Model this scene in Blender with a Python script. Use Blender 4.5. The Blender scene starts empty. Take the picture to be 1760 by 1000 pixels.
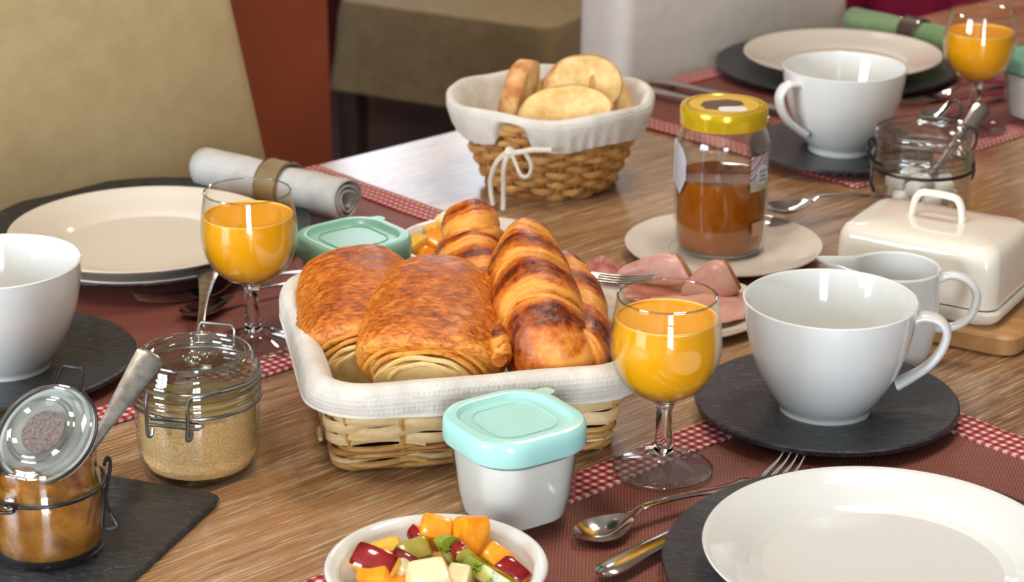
import bpy, math, random
import numpy as np
from mathutils import Vector, Matrix, noise as mn
R = math.radians; PI = math.pi
rng = random.Random(7)
C = bpy.context.scene.collection
S = bpy.context.scene

# ---------------------------------------------------------------- camera, world, lights, exposure
TZ = 0.75                      # table top height
CAMZ = TZ + 0.64
PITCH = R(20.5); F = 3600.0
cam_d = bpy.data.cameras.new('camera'); cam = bpy.data.objects.new('camera', cam_d); C.objects.link(cam)
cam.location = (0, 0, CAMZ); cam.rotation_euler = (PI/2 - PITCH, 0, 0)
cam_d.sensor_width = 36; cam_d.lens = 36*F/1760; cam_d.clip_start = .05; cam_d.clip_end = 50
cam_d.dof.use_dof = True; cam_d.dof.focus_distance = 1.46; cam_d.dof.aperture_fstop = 11
S.camera = cam
TH = math.atan2(.67, .742)     # the table runs along this direction
A = Vector((math.cos(TH), math.sin(TH))); N = Vector((-math.sin(TH), math.cos(TH)))
def AN(a, n, z=0): return Vector((A.x*a + N.x*n, A.y*a + N.y*n, z))   # room coordinates -> world

w = bpy.data.worlds.new('world'); S.world = w; w.use_nodes = True
w.node_tree.nodes['Background'].inputs[0].default_value = (.55, .68, .9, 1)
w.node_tree.nodes['Background'].inputs[1].default_value = .6
S.view_settings.view_transform = 'Standard'; S.view_settings.look = 'None'
S.view_settings.exposure = -0.16; S.view_settings.gamma = 1; S.view_settings.use_curve_mapping = False
S.cycles.max_bounces = 9; S.cycles.diffuse_bounces = 3; S.cycles.glossy_bounces = 4
S.cycles.transmission_bounces = 8; S.cycles.transparent_max_bounces = 24
S.cycles.caustics_reflective = False; S.cycles.caustics_refractive = False
S.cycles.use_denoising = True; S.cycles.sample_clamp_indirect = 4

def area(name, loc, target, sx, sy, power, col):
    l = bpy.data.lights.new(name, 'AREA'); l.shape = 'RECTANGLE'; l.size = sx; l.size_y = sy; l.energy = power; l.color = col
    o = bpy.data.objects.new(name, l); C.objects.link(o); o.location = loc
    o.rotation_euler = (Vector(target) - Vector(loc)).to_track_quat('-Z', 'Y').to_euler(); return o
DAY = (.82, .91, 1.0); WARM = (1.0, .86, .70)
# room: a from A0 to A1, n from N0 to N1, ceiling at HC
A0, A1, N0, N1, HC = -2.6, 4.4, -1.9, 4.15, 2.55
area('far_window_light', AN(3.50, N1 + .25, 1.75), AN(3.50, 0, 1.75), 1.25, 1.40, 27, DAY)
area('rear_window_light', AN(-1.35, N0 - .25, 1.15), AN(-1.35, 3, 1.0), 1.1, 2.05, 235, DAY)
area('side_window_light', AN(A0 - .25, 1.6, 1.6), AN(3, 1.6, 1.6), 1.5, 1.3, 165, DAY)
area('ceiling_lamp', AN(1.55, 1.05, 2.35), AN(1.5, 1.05, 0), .35, .35, 13, WARM)
area('ceiling_lamp', AN(2.6, 2.6, 2.40), AN(3.0, 3.2, 0), .35, .35, 22, WARM)
area('ceiling_lamp', AN(.25, 1.0, 2.35), AN(.3, 1.0, 0), .35, .35, 13, WARM)

def at(px, py, h=0.0):          # a point h above the table top
    u = (px-880)/F; v = (py-500)/F
    d = Vector((u, math.cos(PITCH) - v*math.sin(PITCH), -math.sin(PITCH) - v*math.cos(PITCH)))
    t = (h-.64)/d.z
    return Vector((d.x*t, d.y*t, TZ + h))
def aty(px, py, y):
    u = (px-880)/F; v = (py-500)/F
    d = Vector((u, math.cos(PITCH) - v*math.sin(PITCH), -math.sin(PITCH) - v*math.cos(PITCH)))
    t = y/d.y
    return Vector((d.x*t, y, CAMZ + d.z*t))

# ---------------------------------------------------------------- materials
def lin(c):
    return tuple(((x/255)/12.92 if x/255 <= .04045 else ((x/255+.055)/1.055)**2.4) for x in c) + (1,)
class NT:
    def __init__(s, name):
        s.m = bpy.data.materials.new(name); s.m.use_nodes = True; s.t = s.m.node_tree
        s.b = s.t.nodes['Principled BSDF']; s._tc = None
    def n(s, typ, **kw):
        x = s.t.nodes.new(typ)
        for k, v in kw.items():
            if k.startswith('_'): setattr(x, k[1:], v)
            else: x.inputs[k.replace('__', ' ')].default_value = v
        return x
    def l(s, a, b): s.t.links.new(a, b)
    def tc(s, scale=(1, 1, 1), rot=(0, 0, 0)):
        if not s._tc: s._tc = s.n('ShaderNodeTexCoord')
        m = s.n('ShaderNodeMapping'); m.inputs['Scale'].default_value = scale; m.inputs['Rotation'].default_value = rot
        s.l(s._tc.outputs['Object'], m.inputs[0]); return m.outputs[0]
    def noise(s, scale, detail=3, rough=.55, vec=None, dist=0):
        x = s.n('ShaderNodeTexNoise'); x.inputs['Scale'].default_value = scale; x.inputs['Detail'].default_value = detail
        x.inputs['Roughness'].default_value = rough; x.inputs['Distortion'].default_value = dist
        s.l(vec if vec else s.tc(), x.inputs['Vector']); return x.outputs['Fac']
    def ramp(s, fac, stops, interp='LINEAR'):
        r = s.n('ShaderNodeValToRGB'); cr = r.color_ramp; cr.interpolation = interp
        while len(cr.elements) < len(stops): cr.elements.new(.5)
        for e, (p, c) in zip(cr.elements, stops): e.position = p; e.color = c if len(c) == 4 else lin(c)
        s.l(fac, r.inputs[0]); return r.outputs[0]
    def math(s, op, a, b=None, clamp=False):
        x = s.n('ShaderNodeMath'); x.operation = op; x.use_clamp = clamp
        for i, v in enumerate((a, b)):
            if v is None: continue
            if isinstance(v, (int, float)): x.inputs[i].default_value = v
            else: s.l(v, x.inputs[i])
        return x.outputs[0]
    def mix(s, fac, a, b, mode='MIX'):
        x = s.n('ShaderNodeMix'); x.data_type = 'RGBA'; x.blend_type = mode
        for i, v in ((0, fac), (6, a), (7, b)):
            if isinstance(v, (int, float)): x.inputs[i].default_value = v
            elif isinstance(v, tuple): x.inputs[i].default_value = v if len(v) == 4 else lin(v)
            else: s.l(v, x.inputs[i])
        return x.outputs[2]
    def bump(s, h, strength=.3, dist=.001, prev=None):
        b = s.n('ShaderNodeBump'); b.inputs['Strength'].default_value = strength; b.inputs['Distance'].default_value = dist
        s.l(h, b.inputs['Height'])
        if prev: s.l(prev, b.inputs['Normal'])
        s.l(b.outputs[0], s.b.inputs['Normal']); return b.outputs[0]
    def col(s, c):
        if isinstance(c, tuple): s.b.inputs['Base Color'].default_value = c if len(c) == 4 else lin(c)
        else: s.l(c, s.b.inputs['Base Color'])
    def set(s, **kw):
        for k, v in kw.items(): s.b.inputs[k.replace('_', ' ')].default_value = v
        return s
def plain(name, c, rough=.5, **kw):
    t = NT(name); t.col(c); t.set(Roughness=rough, **kw); return t.m
def mottled(name, c1, c2, scale=20, rough=.5, bump=0, bscale=None, bdist=.0005, lo=.35, hi=.65, stretch=(1, 1, 1), **kw):
    t = NT(name); v = t.tc(stretch)
    t.col(t.ramp(t.noise(scale, 4, .6, v), [(lo, c1), (hi, c2)]))
    if bump: t.bump(t.noise(bscale or scale, 4, .6, v), bump, bdist)
    t.set(Roughness=rough, **kw); return t.m

def wood_mat():
    t = NT('limed_oak')
    big = t.noise(3, 3, .5, t.tc((.7, 3, 1)))
    base = t.ramp(big, [(.3, (118, 80, 50)), (.55, (148, 106, 70)), (.75, (168, 126, 84))])
    med = t.noise(1, 5, .7, t.tc((5, 75, 5)), .4)
    c = t.mix(t.ramp(med, [(.42, (0, 0, 0)), (.62, (255, 255, 255))]), base, t.mix(.5, base, (188, 158, 124)))
    fine = t.noise(1, 4, .75, t.tc((16, 420, 16)))
    f2 = t.ramp(fine, [(.53, (0, 0, 0)), (.62, (255, 255, 255))])
    c = t.mix(t.math('MULTIPLY', f2, .72), c, (212, 190, 160))
    dark = t.noise(1, 3, .7, t.tc((12, 260, 12), (0, 0, .03)))
    c = t.mix(t.math('MULTIPLY', t.ramp(dark, [(.30, (255, 255, 255)), (.42, (0, 0, 0))]), .55), c, (84, 54, 34))
    t.col(c); t.bump(fine, .35, .0004)
    t.l(t.ramp(med, [(.3, (88, 88, 88)), (.7, (118, 118, 118))]), t.b.inputs['Roughness'])
    t.set(Coat_Weight=.25, Coat_Roughness=.3); return t.m
def gingham_mat():
    t = NT('red_gingham'); v = t.tc((1/.0076, 1/.0076, 1)); s = t.n('ShaderNodeSeparateXYZ'); t.l(v, s.inputs[0])
    fx = t.math('GREATER_THAN', t.math('FRACT', t.math('ADD', s.outputs[0], 400)), .5)
    fy = t.math('GREATER_THAN', t.math('FRACT', t.math('ADD', s.outputs[1], 400)), .5)
    c = t.ramp(t.math('MULTIPLY', t.math('ADD', fx, fy), .5), [(0, (214, 196, 186)), (.34, (176, 72, 80)), (.8, (128, 14, 26))], 'CONSTANT')
    t.col(c); t.bump(t.noise(1500, 2), .4, .0003); t.set(Roughness=.85); return t.m
def weave_mat():
    t = NT('woven_vinyl'); v = t.tc((2*PI/.0032, 2*PI/.0032, 1), (0, 0, 0)); s = t.n('ShaderNodeSeparateXYZ'); t.l(v, s.inputs[0])
    p = t.math('MULTIPLY', t.math('SINE', s.outputs[0]), t.math('SINE', s.outputs[1]))
    c = t.ramp(t.math('ADD', t.math('MULTIPLY', p, .5), .5), [(.2, (92, 44, 36)), (.8, (156, 92, 80))])
    big = t.noise(8, 2)
    t.col(t.mix(t.math('MULTIPLY', big, .4), c, (120, 62, 50))); t.bump(p, .5, .0005); t.set(Roughness=.55); return t.m
def slate_mat():
    t = NT('slate_porcelain'); v = t.tc((1, 3.2, 1), (0, 0, .5))
    n1 = t.noise(70, 6, .65, v, 1.2); n2 = t.noise(12, 3)
    fine = t.noise(260, 4, .7, t.tc((1, 4, 1), (0, 0, .5)), .8)
    c = t.mix(n2, (24, 27, 32), (38, 42, 48)); c = t.mix(t.ramp(n1, [(.45, (0, 0, 0)), (.75, (255, 255, 255))]), c, (58, 62, 68))
    c = t.mix(t.ramp(fine, [(.60, (0, 0, 0)), (.72, (84, 84, 84))]), c, (96, 98, 104)); t.col(c)
    b = t.bump(n1, .8, .0018); t.bump(fine, .35, .0005, b); t.l(t.ramp(n1, [(.3, (95, 95, 95)), (.7, (150, 150, 150))]), t.b.inputs['Roughness']); t.set(Specular_IOR_Level=.5); return t.m
def linen_mat(name, c1, c2, wf=900):
    t = NT(name); s = t.n('ShaderNodeSeparateXYZ'); t.l(t.tc((wf*2, wf*2, wf*2)), s.inputs[0])
    wv = t.math('ADD', t.math('MULTIPLY', t.math('SINE', s.outputs[0]), t.math('SINE', s.outputs[1])), t.math('SINE', s.outputs[2]))
    t.col(t.ramp(t.noise(40, 4, .7), [(.3, c1), (.7, c2)]))
    b = t.bump(t.noise(55, 4, .6), .5, .0022); t.bump(t.math('ADD', wv, t.noise(1800, 2)), .28, .0003, b)
    t.set(Roughness=.92, Sheen_Weight=.25); return t.m
def thin_glass(name, tint=(.985, .99, .988, 1), edge=(.80, .85, .83, 1), ior=1.5, wob=0.0):
    t = NT(name); t.t.nodes.remove(t.b); out = t.t.nodes['Material Output']
    lw = t.n('ShaderNodeLayerWeight', Blend=.5)
    tr = t.n('ShaderNodeBsdfTransparent'); t.l(t.mix(t.math('POWER', lw.outputs['Facing'], 2.2), tint, edge), tr.inputs[0])
    gl = t.n('ShaderNodeBsdfGlossy', Roughness=.015); gl.inputs[0].default_value = (1, 1, 1, 1)
    mx = t.n('ShaderNodeMixShader'); f0 = ((ior-1)/(ior+1))**2
    fac = t.math('ADD', f0, t.math('MULTIPLY', t.math('POWER', lw.outputs['Facing'], 5), 1-f0))   # Schlick reflectance of a thin pane
    if wob:
        bp = t.n('ShaderNodeBump'); bp.inputs['Strength'].default_value = wob; bp.inputs['Distance'].default_value = .001
        t.l(t.noise(60, 2), bp.inputs['Height']); t.l(bp.outputs[0], gl.inputs['Normal'])
    t.l(fac, mx.inputs[0]); t.l(tr.outputs[0], mx.inputs[1]); t.l(gl.outputs[0], mx.inputs[2]); t.l(mx.outputs[0], out.inputs[0])
    return t.m
def solid_glass():
    t = NT('solid_glass'); t.col((.96, .98, .97, 1)); t.set(Roughness=.0, Transmission_Weight=1.0, IOR=1.45); return t.m
def crust_mat(name, dark, mid, light, st=(1, 1, 1), sc=60, amp=1.3):
    t = NT(name); a = t.n('ShaderNodeAttribute'); a.attribute_name = 'tone'
    v = t.tc(st); f = t.noise(sc, 6, .7, v, .6); g = t.noise(sc*.3, 4, .6)
    k = t.math('ADD', a.outputs['Fac'], t.math('MULTIPLY', t.math('SUBTRACT', f, .5), amp))
    k = t.math('ADD', k, t.math('MULTIPLY', t.math('SUBTRACT', g, .5), .7), True)
    t.col(t.ramp(k, [(.05, light), (.40, mid), (.82, dark), (1, tuple(int(x*.62) for x in dark))]))
    t.bump(f, .6, .0016); t.l(t.ramp(k, [(0, (170, 170, 170)), (1, (100, 100, 100))]), t.b.inputs['Roughness'])
    t.set(Subsurface_Weight=.12, Subsurface_Radius=(.008, .004, .002), Subsurface_Scale=1, Coat_Weight=.12, Coat_Roughness=.22); return t.m
def kiwi_mat():
    t = NT('kiwi_flesh'); v = t.tc(); s = t.n('ShaderNodeSeparateXYZ'); t.l(v, s.inputs[0])
    r = t.math('SQRT', t.math('ADD', t.math('POWER', s.outputs[0], 2), t.math('POWER', s.outputs[1], 2)))
    c = t.ramp(t.math('MULTIPLY', r, 50), [(.1, (196, 200, 120)), (.3, (130, 150, 40)), (.8, (142, 158, 52)), (1, (110, 130, 30))])
    vo = t.n('ShaderNodeTexVoronoi', Scale=420.0); t.l(v, vo.inputs['Vector'])
    seed = t.math('MULTIPLY', t.math('LESS_THAN', vo.outputs['Distance'], .33), t.math('MULTIPLY', t.math('GREATER_THAN', r, .004), t.math('LESS_THAN', r, .0095)))
    t.col(t.mix(seed, c, (20, 18, 16))); t.set(Roughness=.18, Subsurface_Weight=.2, Subsurface_Scale=.004); return t.m

WOOD = wood_mat(); GING = gingham_mat(); WEAVE = weave_mat(); SLATE = slate_mat()
LINEN = linen_mat('linen_cloth', (196, 190, 180), (222, 217, 208)); COTTON = mottled('cotton_napkin', (178, 175, 172), (200, 198, 196), 30, .9, .4, 300, .0004)
GREENCLOTH = linen_mat('green_napkin', (104, 132, 88), (128, 154, 108)); CORD = linen_mat('cotton_cord', (212, 202, 184), (232, 224, 208))
HEM = plain('linen_hem', (214, 210, 200), .9)
PORC = plain('white_porcelain', (222, 224, 222), .08, Specular_IOR_Level=.5, Coat_Weight=.4, Coat_Roughness=.03)
STONE = plain('warm_white_stoneware', (222, 214, 202), .14, Coat_Weight=.35, Coat_Roughness=.05)
CREAM = plain('cream_ceramic', (232, 226, 212), .10, Coat_Weight=.5, Coat_Roughness=.04)
GLASS = thin_glass('clear_glass'); JARGLASS = thin_glass('jar_glass', (.985, .993, .988, 1), (.68, .77, .73, 1), 1.85, .35); SOLID = solid_glass(); STEM = thin_glass('foot_glass', (.965, .975, .97, 1), (.55, .60, .60, 1), 1.9); RIMGLASS = thin_glass('rim_glass', (.84, .86, .86, 1), (.5, .55, .55, 1), 2.4)
SMOOTHGLASS = thin_glass('yogurt_pot_glass', (.985, .99, .988, 1), (.75, .84, .82, 1))
JUICE = plain('orange_juice', (250, 172, 6), .18, Subsurface_Weight=.35, Subsurface_Radius=(.006, .004, .001), Subsurface_Scale=.5)
FOAM = plain('juice_foam', (250, 196, 90), .4)
HONEY = plain('amber_honey', (158, 84, 4), .08, Subsurface_Weight=.3, Subsurface_Radius=(.008, .005, .001), Subsurface_Scale=.8)
JAM = mottled('apricot_jam', (122, 68, 4), (196, 126, 12), 70, .12, .5, 90, .001, .3, .7, Subsurface_Weight=.35, Subsurface_Radius=(.02, .008, .001), Subsurface_Scale=.5)
SUGAR = mottled('brown_sugar_grain', (212, 152, 84), (255, 214, 150), 900, .8, .9, 900, .0009, .35, .65)
WSUGAR = mottled('white_sugar', (225, 222, 216), (246, 244, 240), 500, .8, .5, 700)
YOG = plain('white_yogurt', (238, 234, 226), .35, Subsurface_Weight=.4, Subsurface_Radius=(.01, .009, .008), Subsurface_Scale=.5)
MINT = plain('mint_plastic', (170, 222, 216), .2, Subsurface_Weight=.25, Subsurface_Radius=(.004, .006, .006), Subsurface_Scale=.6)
MINT2 = plain('mint_plastic_darker', (136, 190, 170), .25, Subsurface_Weight=.2, Subsurface_Radius=(.004, .006, .006), Subsurface_Scale=.6)  # darker, greener mint for the lids of the two farther pots
STEEL = plain('polished_steel', (200, 196, 190), .12, Metallic=1); WIRE = plain('galvanised_wire', (150, 150, 150), .3, Metallic=1)
OLDSTEEL = mottled('worn_silver', (146, 140, 134), (180, 176, 170), 140, .24, .15, 400, .0002, Metallic=1)
BWIRE = plain('black_wire', (22, 22, 24), .35); SEAL = plain('white_rubber_seal', (214, 216, 212), .5)
def willow(name, c1, c2): return mottled(name, c1, c2, 60, .45, .4, 300, .0004, .3, .7, (1, 1, 3))
WIL = [willow('peeled_willow', (206, 172, 116), (236, 212, 162)), willow('honey_willow', (176, 124, 62), (214, 168, 100)), willow('brown_willow', (150, 96, 44), (190, 138, 76))]
PAIN = crust_mat('glazed_puff_pastry', (132, 56, 10), (200, 106, 18), (232, 160, 66), (1, 2.4, 1.4), 150, 2.3)
CROI = crust_mat('croissant_crust', (112, 38, 6), (194, 100, 20), (224, 154, 62), (1, 1, 1), 150, 1.1)
DOUGH = mottled('pale_pastry_layers', (222, 178, 104), (240, 212, 150), 60, .6, .5, 120, .001)
CRUMB = mottled('bread_crumb', (214, 172, 104), (240, 210, 150), 60, .85, .8, 160, .002)
CRUST = mottled('bread_crust', (172, 104, 46), (228, 184, 124), 50, .6, .6, 120, .001)
HAM = mottled('cooked_ham', (198, 138, 128), (222, 176, 164), 45, .3, .2, 90, .0006, Subsurface_Weight=.2, Subsurface_Scale=.004)
HAM2 = mottled('dry_cured_ham', (158, 84, 78), (204, 136, 126), 45, .35, .2)
RIND = plain('ham_rind', (150, 92, 52), .4); FAT = plain('ham_fat', (230, 202, 184), .35)
CHAIRL = mottled('cream_cover', (172, 152, 112), (180, 160, 120), 40, .8, .3, 700, .0004); CHAIRR = mottled('white_cover', (206, 200, 194), (214, 208, 202), 40, .8, .3, 700, .0004)
CHAIRF = linen_mat('beige_slipcover', (136, 118, 84), (160, 140, 104), 400)
DARKWOOD = mottled('grey_brown_wood', (58, 46, 40), (84, 70, 60), 30, .5, 0, None, .001, .3, .7, (1, 1, .1))

# ---------------------------------------------------------------- mesh helpers
def tag(o, label=None, cat=None, group=None, kind=None):
    if label: o['label'] = label
    if cat: o['category'] = cat
    if group: o['group'] = group
    if kind: o['kind'] = kind
    return o
def thing(name, label, cat, loc, rz=0, group=None):
    o = bpy.data.objects.new(name, None); C.objects.link(o); o.location = loc; o.rotation_euler = (0, 0, rz)
    o.empty_display_size = .02
    return tag(o, label, cat, group)
class MB:
    def __init__(s): s.v = []; s.f = []; s.mi = []; s.tone = []; s.cur = 0
    def add(s, vs, fs, tone=None):
        b = len(s.v); s.v += [tuple(p) for p in vs]; s.f += [tuple(b+i for i in f) for f in fs]; s.mi += [s.cur]*len(fs)
        s.tone += (tone if tone is not None else [0.0]*len(vs)); return s
    def box(s, c, d, rz=0):
        m = Matrix.Rotation(rz, 3, 'Z'); vs = []
        for z in (-.5, .5):
            for x, y in ((-.5, -.5), (.5, -.5), (.5, .5), (-.5, .5)): vs.append(Vector(c) + m @ Vector((x*d[0], y*d[1], z*d[2])))
        return s.add(vs, [(0, 3, 2, 1), (4, 5, 6, 7), (0, 1, 5, 4), (1, 2, 6, 5), (2, 3, 7, 6), (3, 0, 4, 7)])
    def rings(s, rs, capa=True, capb=True, closed=False, tones=None):
        n = len(rs[0]); vs = [p for r in rs for p in r]; fs = []
        m = len(rs)
        for i in range(m if closed else m-1):
            j = (i+1) % m
            for k in range(n): q = (k+1) % n; fs.append((i*n+k, i*n+q, j*n+q, j*n+k))
        if not closed:
            if capa: fs.append(tuple(range(n-1, -1, -1)))
            if capb: fs.append(tuple((m-1)*n + k for k in range(n)))
        return s.add(vs, fs, tones)
    def lathe(s, prof, seg=72, wob=None):
        rs = []
        for r, z in prof:
            rs.append([(max(r, 1e-5)*math.cos(2*PI*k/seg), max(r, 1e-5)*math.sin(2*PI*k/seg), z) if not wob else wob(max(r, 1e-5), z, 2*PI*k/seg) for k in range(seg)])
        return s.rings(rs, prof[0][0] > 1e-4, prof[-1][0] > 1e-4)
    def tube(s, pts, rad, seg=8, closed=False, flat=1.0, up=None, tones=None):
        P = [Vector(p) for p in pts]; n = len(P); rs = []; prev = None
        for i in range(n):
            a = P[(i-1) % n] if (closed or i) else P[0]; b = P[(i+1) % n] if (closed or i < n-1) else P[-1]
            t = (b-a).normalized()
            if up is not None: u = Vector(up)
            elif prev is None: u = Vector((0, 0, 1)) if abs(t.z) < .9 else Vector((1, 0, 0))
            else: u = prev
            u = (u - t*u.dot(t)).normalized(); prev = u; v = t.cross(u)
            r = rad[i] if isinstance(rad, (list, tuple)) else rad
            rs.append([P[i] + u*(r*math.cos(2*PI*k/seg)) + v*(r*flat*math.sin(2*PI*k/seg)) for k in range(seg)])
        return s.rings(rs, closed=closed)
    def build(s, name, mat, parent=None, loc=(0, 0, 0), rot=(0, 0, 0), smooth=True, sub=0, bevel=0, solid=0):
        me = bpy.data.meshes.new(name); me.from_pydata(s.v, [], s.f)
        for m in (mat if isinstance(mat, (list, tuple)) else [mat]): me.materials.append(m)
        me.polygons.foreach_set('material_index', s.mi)
        me.polygons.foreach_set('use_smooth', [smooth]*len(s.f))
        if any(s.tone):
            at_ = me.attributes.new('tone', 'FLOAT', 'POINT'); at_.data.foreach_set('value', s.tone)
        me.update()
        if smooth: 
            try: me.set_sharp_from_angle(angle=R(38))
            except Exception: pass
        o = bpy.data.objects.new(name, me); C.objects.link(o); o.parent = parent; o.location = loc; o.rotation_euler = rot
        if bevel:
            b = o.modifiers.new('b', 'BEVEL'); b.width = bevel; b.segments = 3; b.limit_method = 'ANGLE'
        if solid:
            b = o.modifiers.new('s', 'SOLIDIFY'); b.thickness = solid; b.offset = 0
        if sub:
            b = o.modifiers.new('u', 'SUBSURF'); b.levels = sub; b.render_levels = sub
        return o
def copy_tree(o, parent=None):
    c = o.copy(); C.objects.link(c)
    if parent: c.parent = parent
    for ch in [x for x in bpy.data.objects if x.parent == o]: copy_tree(ch, c)
    return c
def spline(pts, n=24, closed=False):   # Catmull-Rom through points of any dimension
    P = [np.array(p, float) for p in pts]; m = len(P); out = []
    segs = m if closed else m-1
    for i in range(segs):
        p0 = P[(i-1) % m] if (closed or i) else 2*P[0]-P[1]; p1 = P[i]; p2 = P[(i+1) % m]
        p3 = P[(i+2) % m] if (closed or i+2 < m) else 2*P[-1]-P[-2]
        k = max(2, n//segs)
        for j in range(k):
            t = j/k; out.append(tuple(.5*(2*p1 + (p2-p0)*t + (2*p0-5*p1+4*p2-p3)*t*t + (3*p1-p0-3*p2+p3)*t**3)))
    if not closed: out.append(tuple(P[-1]))
    return out
def sq(w, d, r, seg, z=0.0):           # rounded rectangle outline, seg points per corner
    out = []
    for cx, cy, a0 in ((w/2-r, d/2-r, 0), (-w/2+r, d/2-r, 90), (-w/2+r, -d/2+r, 180), (w/2-r, -d/2+r, 270)):
        for k in range(seg+1): a = R(a0 + 90*k/seg); out.append((cx + r*math.cos(a), cy + r*math.sin(a), z))
    return out
def nz(p, s=1.0, o=0.0): return mn.noise(Vector((p[0]*s+o, p[1]*s+o*1.7, p[2]*s-o)))

# ---------------------------------------------------------------- room shell
def struct(name, mb, m, **k): return tag(mb.build(name, m, **k), kind='structure')
PL = mottled('cream_plaster', (170, 158, 140), (180, 168, 150), 8, .9)
MAROON = plain('maroon_paint', (66, 8, 8), .7); ORANGE = mottled('terracotta_paint', (140, 62, 32), (150, 70, 36), 5, .8)
FLOORM = mottled('dark_stone_floor', (66, 54, 52), (84, 70, 66), 6, .45); CEIL = plain('white_ceiling', (215, 210, 200), .9)
def slab(a0, a1, n0, n1, z0, z1): return ((a0+a1)/2, (n0+n1)/2, (z0+z1)/2), (a1-a0, n1-n0, z1-z0)
def room(name, m, *b, **k):
    mb = MB()
    for x in b: mb.box(*slab(*x))
    return struct(name, mb, m, smooth=False, rot=(0, 0, TH), **k)
room('floor', FLOORM, (A0, A1, N0, N1, -.1, 0)); room('ceiling', CEIL, (A0, A1, N0, N1, HC, HC+.1))
def wall_with_hole(name, m, axis, pos, th, lo, hi, holes):
    bs = []; cur = lo
    for h0, h1, z0, z1 in holes: bs += [(cur, h0, 0, HC), (h0, h1, 0, z0), (h0, h1, z1, HC)]; cur = h1
    bs.append((cur, hi, 0, HC))
    room(name, m, *[((a, b, pos, pos+th, c, d) if axis == 'a' else (pos, pos+th, a, b, c, d)) for a, b, c, d in bs])
def window(i, axis, pos, c, wd, z0, z1):
    mb = MB(); t = .05
    def bb(u0, u1, za, zb, dn=.05):
        mb.box(*(slab(u0, u1, pos-dn/2, pos+dn/2, za, zb) if axis == 'a' else slab(pos-dn/2, pos+dn/2, u0, u1, za, zb)))
    for u in (c-wd/2, c+wd/2-t): bb(u, u+t, z0, z1)
    bb(c-wd/2, c+wd/2, z0, z0+t); bb(c-wd/2, c+wd/2, z1-t, z1); bb(c-.04, c+.04, z0, z1, .06)
    for k in (1, 2): z = z0 + (z1-z0)*k/3; bb(c-wd/2, c+wd/2, z-.012, z+.012, .03)
    struct('window_%d' % i, mb, plain('white_window_paint', (225, 222, 214), .4), smooth=False, rot=(0, 0, TH))
wall_with_hole('wall_far', MAROON, 'a', N1, .15, A0, A1, [(3.02, 3.98, 1.1, 2.4)])
wall_with_hole('wall_near', PL, 'a', N0-.15, .15, A0, A1, [(-1.9, -.8, .12, 2.15)])
wall_with_hole('wall_left', PL, 'n', A0-.15, .15, N0, N1, [(.85, 2.35, .95, 2.2)])
room('wall_right', PL, (A1, A1+.15, N0, N1, 0, HC))
window(1, 'a', N1+.04, 3.50, .96, 1.1, 2.4); window(2, 'a', N0-.05, -1.35, 1.1, .12, 2.15); window(3, 'n', A0-.05, 1.6, 1.5, .95, 2.2)
# terracotta partition behind the cream chair, ends in view
p = aty(557, 100, 3.25); pa = p.x*A.x + p.y*A.y
room('wall_partition', ORANGE, (pa-1.6, pa, 2.6, 2.7, 0, HC-.002))

# ---------------------------------------------------------------- table
tb = thing('dining_table', 'long limed oak dining table under the whole breakfast', 'table', AN(1.45, 1.11, 0), TH)
mb = MB(); mb.box((0, 0, TZ-.02), (3.3, 1.152, .04)); mb.build('tabletop', WOOD, tb, bevel=.003, smooth=False)
mb = MB()
for sy in (-.5, .5): mb.box((0, sy, TZ-.09), (3.0, .03, .1))
for sx in (-1.5, 1.5): mb.box((sx, 0, TZ-.09), (.03, .97, .1))
mb.build('apron', WOOD, tb, smooth=False)
for sx in (-1.52, 1.52):
    for sy in (-.49, .49): MB().box((sx, sy, (TZ-.04)/2), (.09, .09, TZ-.04)).build('leg', WOOD, tb, smooth=False)

# placemats: woven field, gingham trim strips on each visible border
def placemat(label, a0, a1, n0, n1, inner):
    ca, cn = (a0+a1)/2, (n0+n1)/2; W, D = a1-a0, n1-n0
    t = thing('placemat', label, 'placemat', AN(ca, cn, TZ), TH, 'red placemats with gingham borders')
    def sheet(x0, x1, y0, y1, z0, z1, nm, m, pt):
        nx = max(2, int((x1-x0)/.01)); ny = max(2, int((y1-y0)/.01)); g = MB()
        tops = []; 
        for k, zz in enumerate((z1, z0)):
            b = len(g.v); vs = []
            for j in range(ny+1):
                for i in range(nx+1):
                    x = x0+(x1-x0)*i/nx; y = y0+(y1-y0)*j/ny
                    e = .0010*(nz((x, y, ca), 16)+.5) if k == 0 else 0
                    ed = .0012*nz((x, y, ca*3), 22)
                    vs.append((x + (ed if i in (0, nx) else 0), y + (ed if j in (0, ny) else 0), zz+max(0, e)))
            q = lambda i, j: j*(nx+1)+i
            fs = [(q(i, j), q(i+1, j), q(i+1, j+1), q(i, j+1)) for i in range(nx) for j in range(ny)]
            if k: fs = [f[::-1] for f in fs]
            g.add(vs, fs)
        o = (nx+1)*(ny+1); q = lambda i, j: j*(nx+1)+i
        loop = [q(i, 0) for i in range(nx)] + [q(nx, j) for j in range(ny)] + [q(i, ny) for i in range(nx, 0, -1)] + [q(0, j) for j in range(ny, 0, -1)]
        g.f += [(loop[i], o+loop[i], o+loop[(i+1) % len(loop)], loop[(i+1) % len(loop)]) for i in range(len(loop))]; g.mi += [0]*len(loop)
        return g.build(nm, m, pt)
    b = .031
    sheet(-W/2+.004, W/2-.004, -D/2+.004, D/2-.004, .0003, .0014, 'woven_field', WEAVE, t)
    for x0, x1, y0, y1 in ((-W/2, W/2, -D/2, -D/2+b), (-W/2, W/2, D/2-b, D/2), (-W/2, -W/2+b, -D/2+b, D/2-b), (W/2-b, W/2, -D/2+b, D/2-b)):
        sheet(x0, x1, y0, y1, .0012, .0030, 'gingham_trim', GING, t)
    return t
placemat('red woven placemat under the nearest white plate, bottom right', .68, 1.215, .565, .963, 1)
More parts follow.
